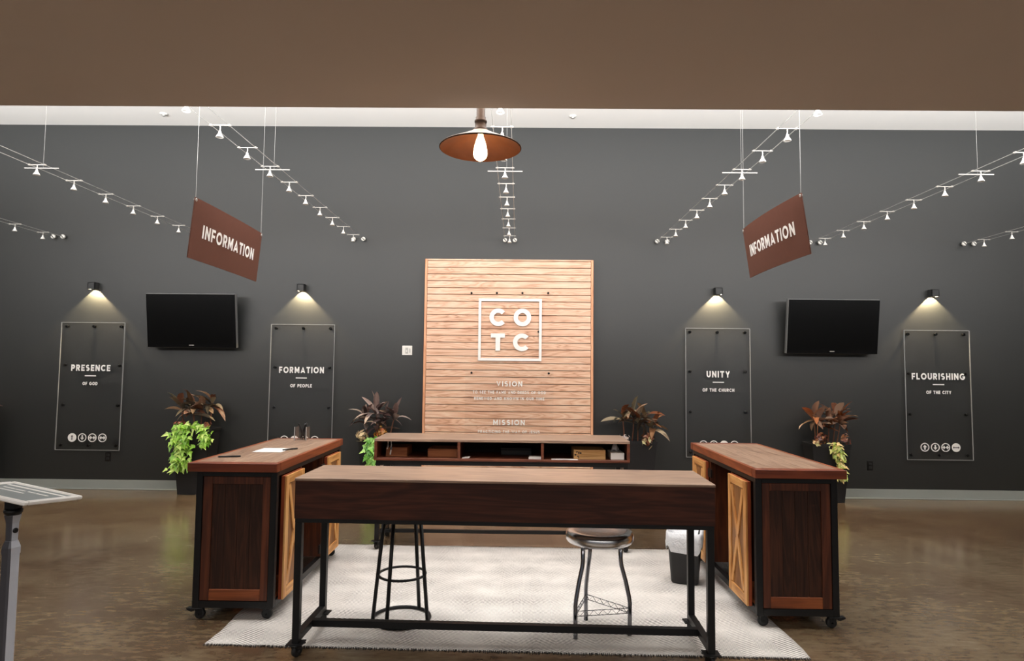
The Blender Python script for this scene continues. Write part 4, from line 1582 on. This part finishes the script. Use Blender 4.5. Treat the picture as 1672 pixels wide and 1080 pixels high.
def ex1(t, zt):
    vine([([(-0.16, -0.12, zt+0.03), (0.0, -0.13, zt+0.06), (0.17, -0.12, zt+0.03)], 0.030, 70),
          ([(-0.09, -0.15, zt+0.02), (-0.10, -0.17, zt-0.12), (-0.08, -0.16, zt-0.24)], 0.052, 120),
          ([(-0.10, -0.16, zt-0.28), (-0.08, -0.16, zt-0.38), (-0.12, -0.15, zt-0.44)], 0.055, 90),
          ([(0.16, -0.14, zt+0.0), (0.19, -0.16, zt-0.10), (0.15, -0.16, zt-0.20)], 0.030, 60)], 0, 0.055, 'lime', t, 21)
    cluster(t, (-0.15, -0.10, zt+0.05), 0.07, 26, 0.04, 'coleus', 5)
    cluster(t, (0.17, -0.10, zt+0.04), 0.05, 16, 0.04, 'coleus', 6)


def ex2(t, zt):
    vine([([(-0.04, -0.14, zt+0.0), (-0.06, -0.17, zt-0.16), (-0.03, -0.17, zt-0.36), (-0.05, -0.16, zt-0.46)], 0.036, 150)], 0, 0.055, 'lime2', t, 22)
    cluster(t, (0.05, -0.13, zt+0.05), 0.09, 60, 0.035, 'croton', 8)
    cluster(t, (-0.17, -0.14, zt+0.01), 0.08, 34, 0.055, 'cream', 9)


def ex3(t, zt):
    cluster(t, (0.13, -0.12, zt+0.03), 0.075, 30, 0.055, 'leaf_orange', 12)
    cluster(t, (0.10, -0.14, zt-0.01), 0.07, 14, 0.055, 'cream', 13)
    cluster(t, (-0.16, -0.12, zt+0.03), 0.06, 14, 0.05, 'leaf_dark', 14)


def ex4(t, zt):
    vine([([(0.02, -0.13, zt+0.03), (0.06, -0.16, zt-0.10), (0.07, -0.16, zt-0.26), (0.09, -0.15, zt-0.38)], 0.030, 130)], 0, 0.05, 'lime3', t, 24)
    cluster(t, (-0.12, -0.10, zt+0.06), 0.09, 40, 0.045, 'coleus', 15)
    cluster(t, (0.17, -0.10, zt+0.05), 0.075, 34, 0.04, 'coleus', 16)
    cluster(t, (-0.18, -0.13, zt+0.01), 0.035, 8, 0.05, 'cream', 17)


planter(-3.86, 0.775, 'tall black planter with bronze leaves and lime vine behind left counter',
        [(-0.12, 0.25, -0.04), (-0.05, 0.22, 0.0), (0.04, 0.26, 0.02), (0.13, 0.30, 0.03), (0.0, 0.20, -0.03)], ['leaf_brown', 'leaf_grey'], 31, ex1)
planter(-1.665, 0.70, 'planter of dark burgundy leaves and yellow croton left of the console',
        [(-0.12, 0.20, -0.05), (-0.03, 0.30, 0.0), (0.05, 0.22, 0.03), (0.13, 0.24, 0.06), (0.0, 0.14, 0.0)], ['leaf_dark'], 42, ex2)
planter(1.405, 0.69, 'planter of grey brown leaves and rust blossoms right of the console',
        [(-0.14, 0.27, -0.02), (-0.05, 0.30, 0.02), (0.02, 0.24, 0.0), (0.08, 0.26, 0.03), (0.14, 0.18, 0.05)], ['leaf_grey', 'leaf_grey', 'leaf_orange'], 53, ex3)
planter(3.66, 0.68, 'tall black planter with rust leaves and pale vine behind right counter',
        [(-0.12, 0.30, -0.03), (-0.09, 0.26, 0.0), (0.03, 0.24, 0.0), (0.08, 0.30, 0.03), (0.11, 0.26, 0.05)], ['leaf_orange', 'leaf_brown', 'leaf_brown'], 64, ex4)
planter(-6.62, 0.70, 'dark leaved planter cut off by the left edge of the photo',
        [(-0.12, 0.24, -0.03), (0.0, 0.30, 0.0), (0.08, 0.22, 0.03), (0.13, 0.26, 0.05)], ['leaf_dark', 'leaf_brown'], 75, None)

# ------------------------------------------------------------------ sign stand at the left


def ray(u, v):
    return _R2*((u-836)/F_PX) - _U2*((v-540)/F_PX) + _F


C0 = Vector((0, 0, 1.5))
A = C0+ray(23, 789)*2.36
B = C0+ray(135, 813)*2.30
Cn = C0+ray(40, 824)*2.075
D = A+Cn-B
ctr = (A+Cn)/2
ex = (B-A)
Lx = ex.length
ex.normalize()
ey = (A-D)
Ly = ey.length
ey = (ey-ex*ey.dot(ex)).normalized()
ez = ex.cross(ey)
pole_y = ctr.y
pole_x = (C0+ray(18, 900)*(pole_y/ray(18, 900).y)).x
t = thing('sign_stand', 'grey pole stand holding a white framed tilted sign at left', 'sign stand', (pole_x, pole_y, 0))
base = Vector((pole_x, pole_y, 0))
rot = Matrix((ex, ey, ez)).transposed().to_euler()
cl_ = ctr-base
fr = MB()
bw = 0.018
fr.box(-Lx/2, Lx/2, -Ly/2, -Ly/2+bw, -0.007, 0.007, 0.004)
fr.box(-Lx/2, Lx/2, Ly/2-bw, Ly/2, -0.007, 0.007, 0.004)
fr.box(-Lx/2, -Lx/2+bw, -Ly/2+bw, Ly/2-bw, -0.007, 0.007, 0.003)
fr.box(Lx/2-bw, Lx/2, -Ly/2+bw, Ly/2-bw, -0.007, 0.007, 0.003)
put(fr, 'sign_frame', M['frame_white'], t, cl_, rot)
sheet = put(MB().box(-Lx/2+bw*0.8, Lx/2-bw*0.8, -Ly/2+bw*0.8, Ly/2-bw*0.8, -0.004, 0.002), 'sign_sheet', M['insert_grey'], t, cl_, rot)
pr = MB().box(-Lx/2+0.025, Lx/2-0.03, Ly/2-0.052, Ly/2-0.040, 0.002, 0.003)
for (xa, xb, yy) in ((-0.10, -0.055, 0.030), (-0.05, -0.005, 0.029), (0.005, 0.035, 0.030), (0.042, 0.09, 0.029), (-0.08, 0.02, -0.002)):
    pr.box(xa, xb, yy-0.004, yy+0.004, 0.002, 0.003)
put(pr, 'print', M['frame_white'], sheet)
zt = cl_.z-0.012
m = MB().box(-0.022, 0.022, -0.020, 0.020, zt-0.045, zt-0.002, 0.006)
m.lathe([(0, zt-0.062), (0.022, zt-0.062), (0.028, zt-0.052), (0.028, zt-0.045), (0, zt-0.045)], 20)
put(m, 'swivel_joint', M['black_metal'], t)
AZ = math.radians(-30)


def two_tone(name, secs, label=None):
    m = loft(secs, True, True)
    for f in m.bm.faces:
        f.normal_update()
    bmesh.ops.recalc_face_normals(m.bm, faces=m.bm.faces[:])
    for f in m.bm.faces:
        f.smooth = False
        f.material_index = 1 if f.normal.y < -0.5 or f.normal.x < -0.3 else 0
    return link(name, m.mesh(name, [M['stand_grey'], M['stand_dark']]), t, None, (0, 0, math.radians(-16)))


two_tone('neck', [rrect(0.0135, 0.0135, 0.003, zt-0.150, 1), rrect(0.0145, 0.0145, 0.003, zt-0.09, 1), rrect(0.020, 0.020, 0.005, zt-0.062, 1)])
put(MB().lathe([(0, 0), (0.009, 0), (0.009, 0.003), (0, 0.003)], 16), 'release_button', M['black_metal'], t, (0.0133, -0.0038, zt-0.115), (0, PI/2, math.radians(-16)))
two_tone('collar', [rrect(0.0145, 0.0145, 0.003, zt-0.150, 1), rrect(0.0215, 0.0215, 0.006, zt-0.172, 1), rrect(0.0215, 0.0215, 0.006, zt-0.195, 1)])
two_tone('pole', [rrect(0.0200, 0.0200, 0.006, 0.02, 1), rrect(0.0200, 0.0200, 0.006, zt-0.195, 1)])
put(MB().lathe([(0, 0), (0.17, 0), (0.17, 0.008), (0.15, 0.014), (0.05, 0.022), (0, 0.022)], 40), 'base_disc', M['stand_dark'], t)
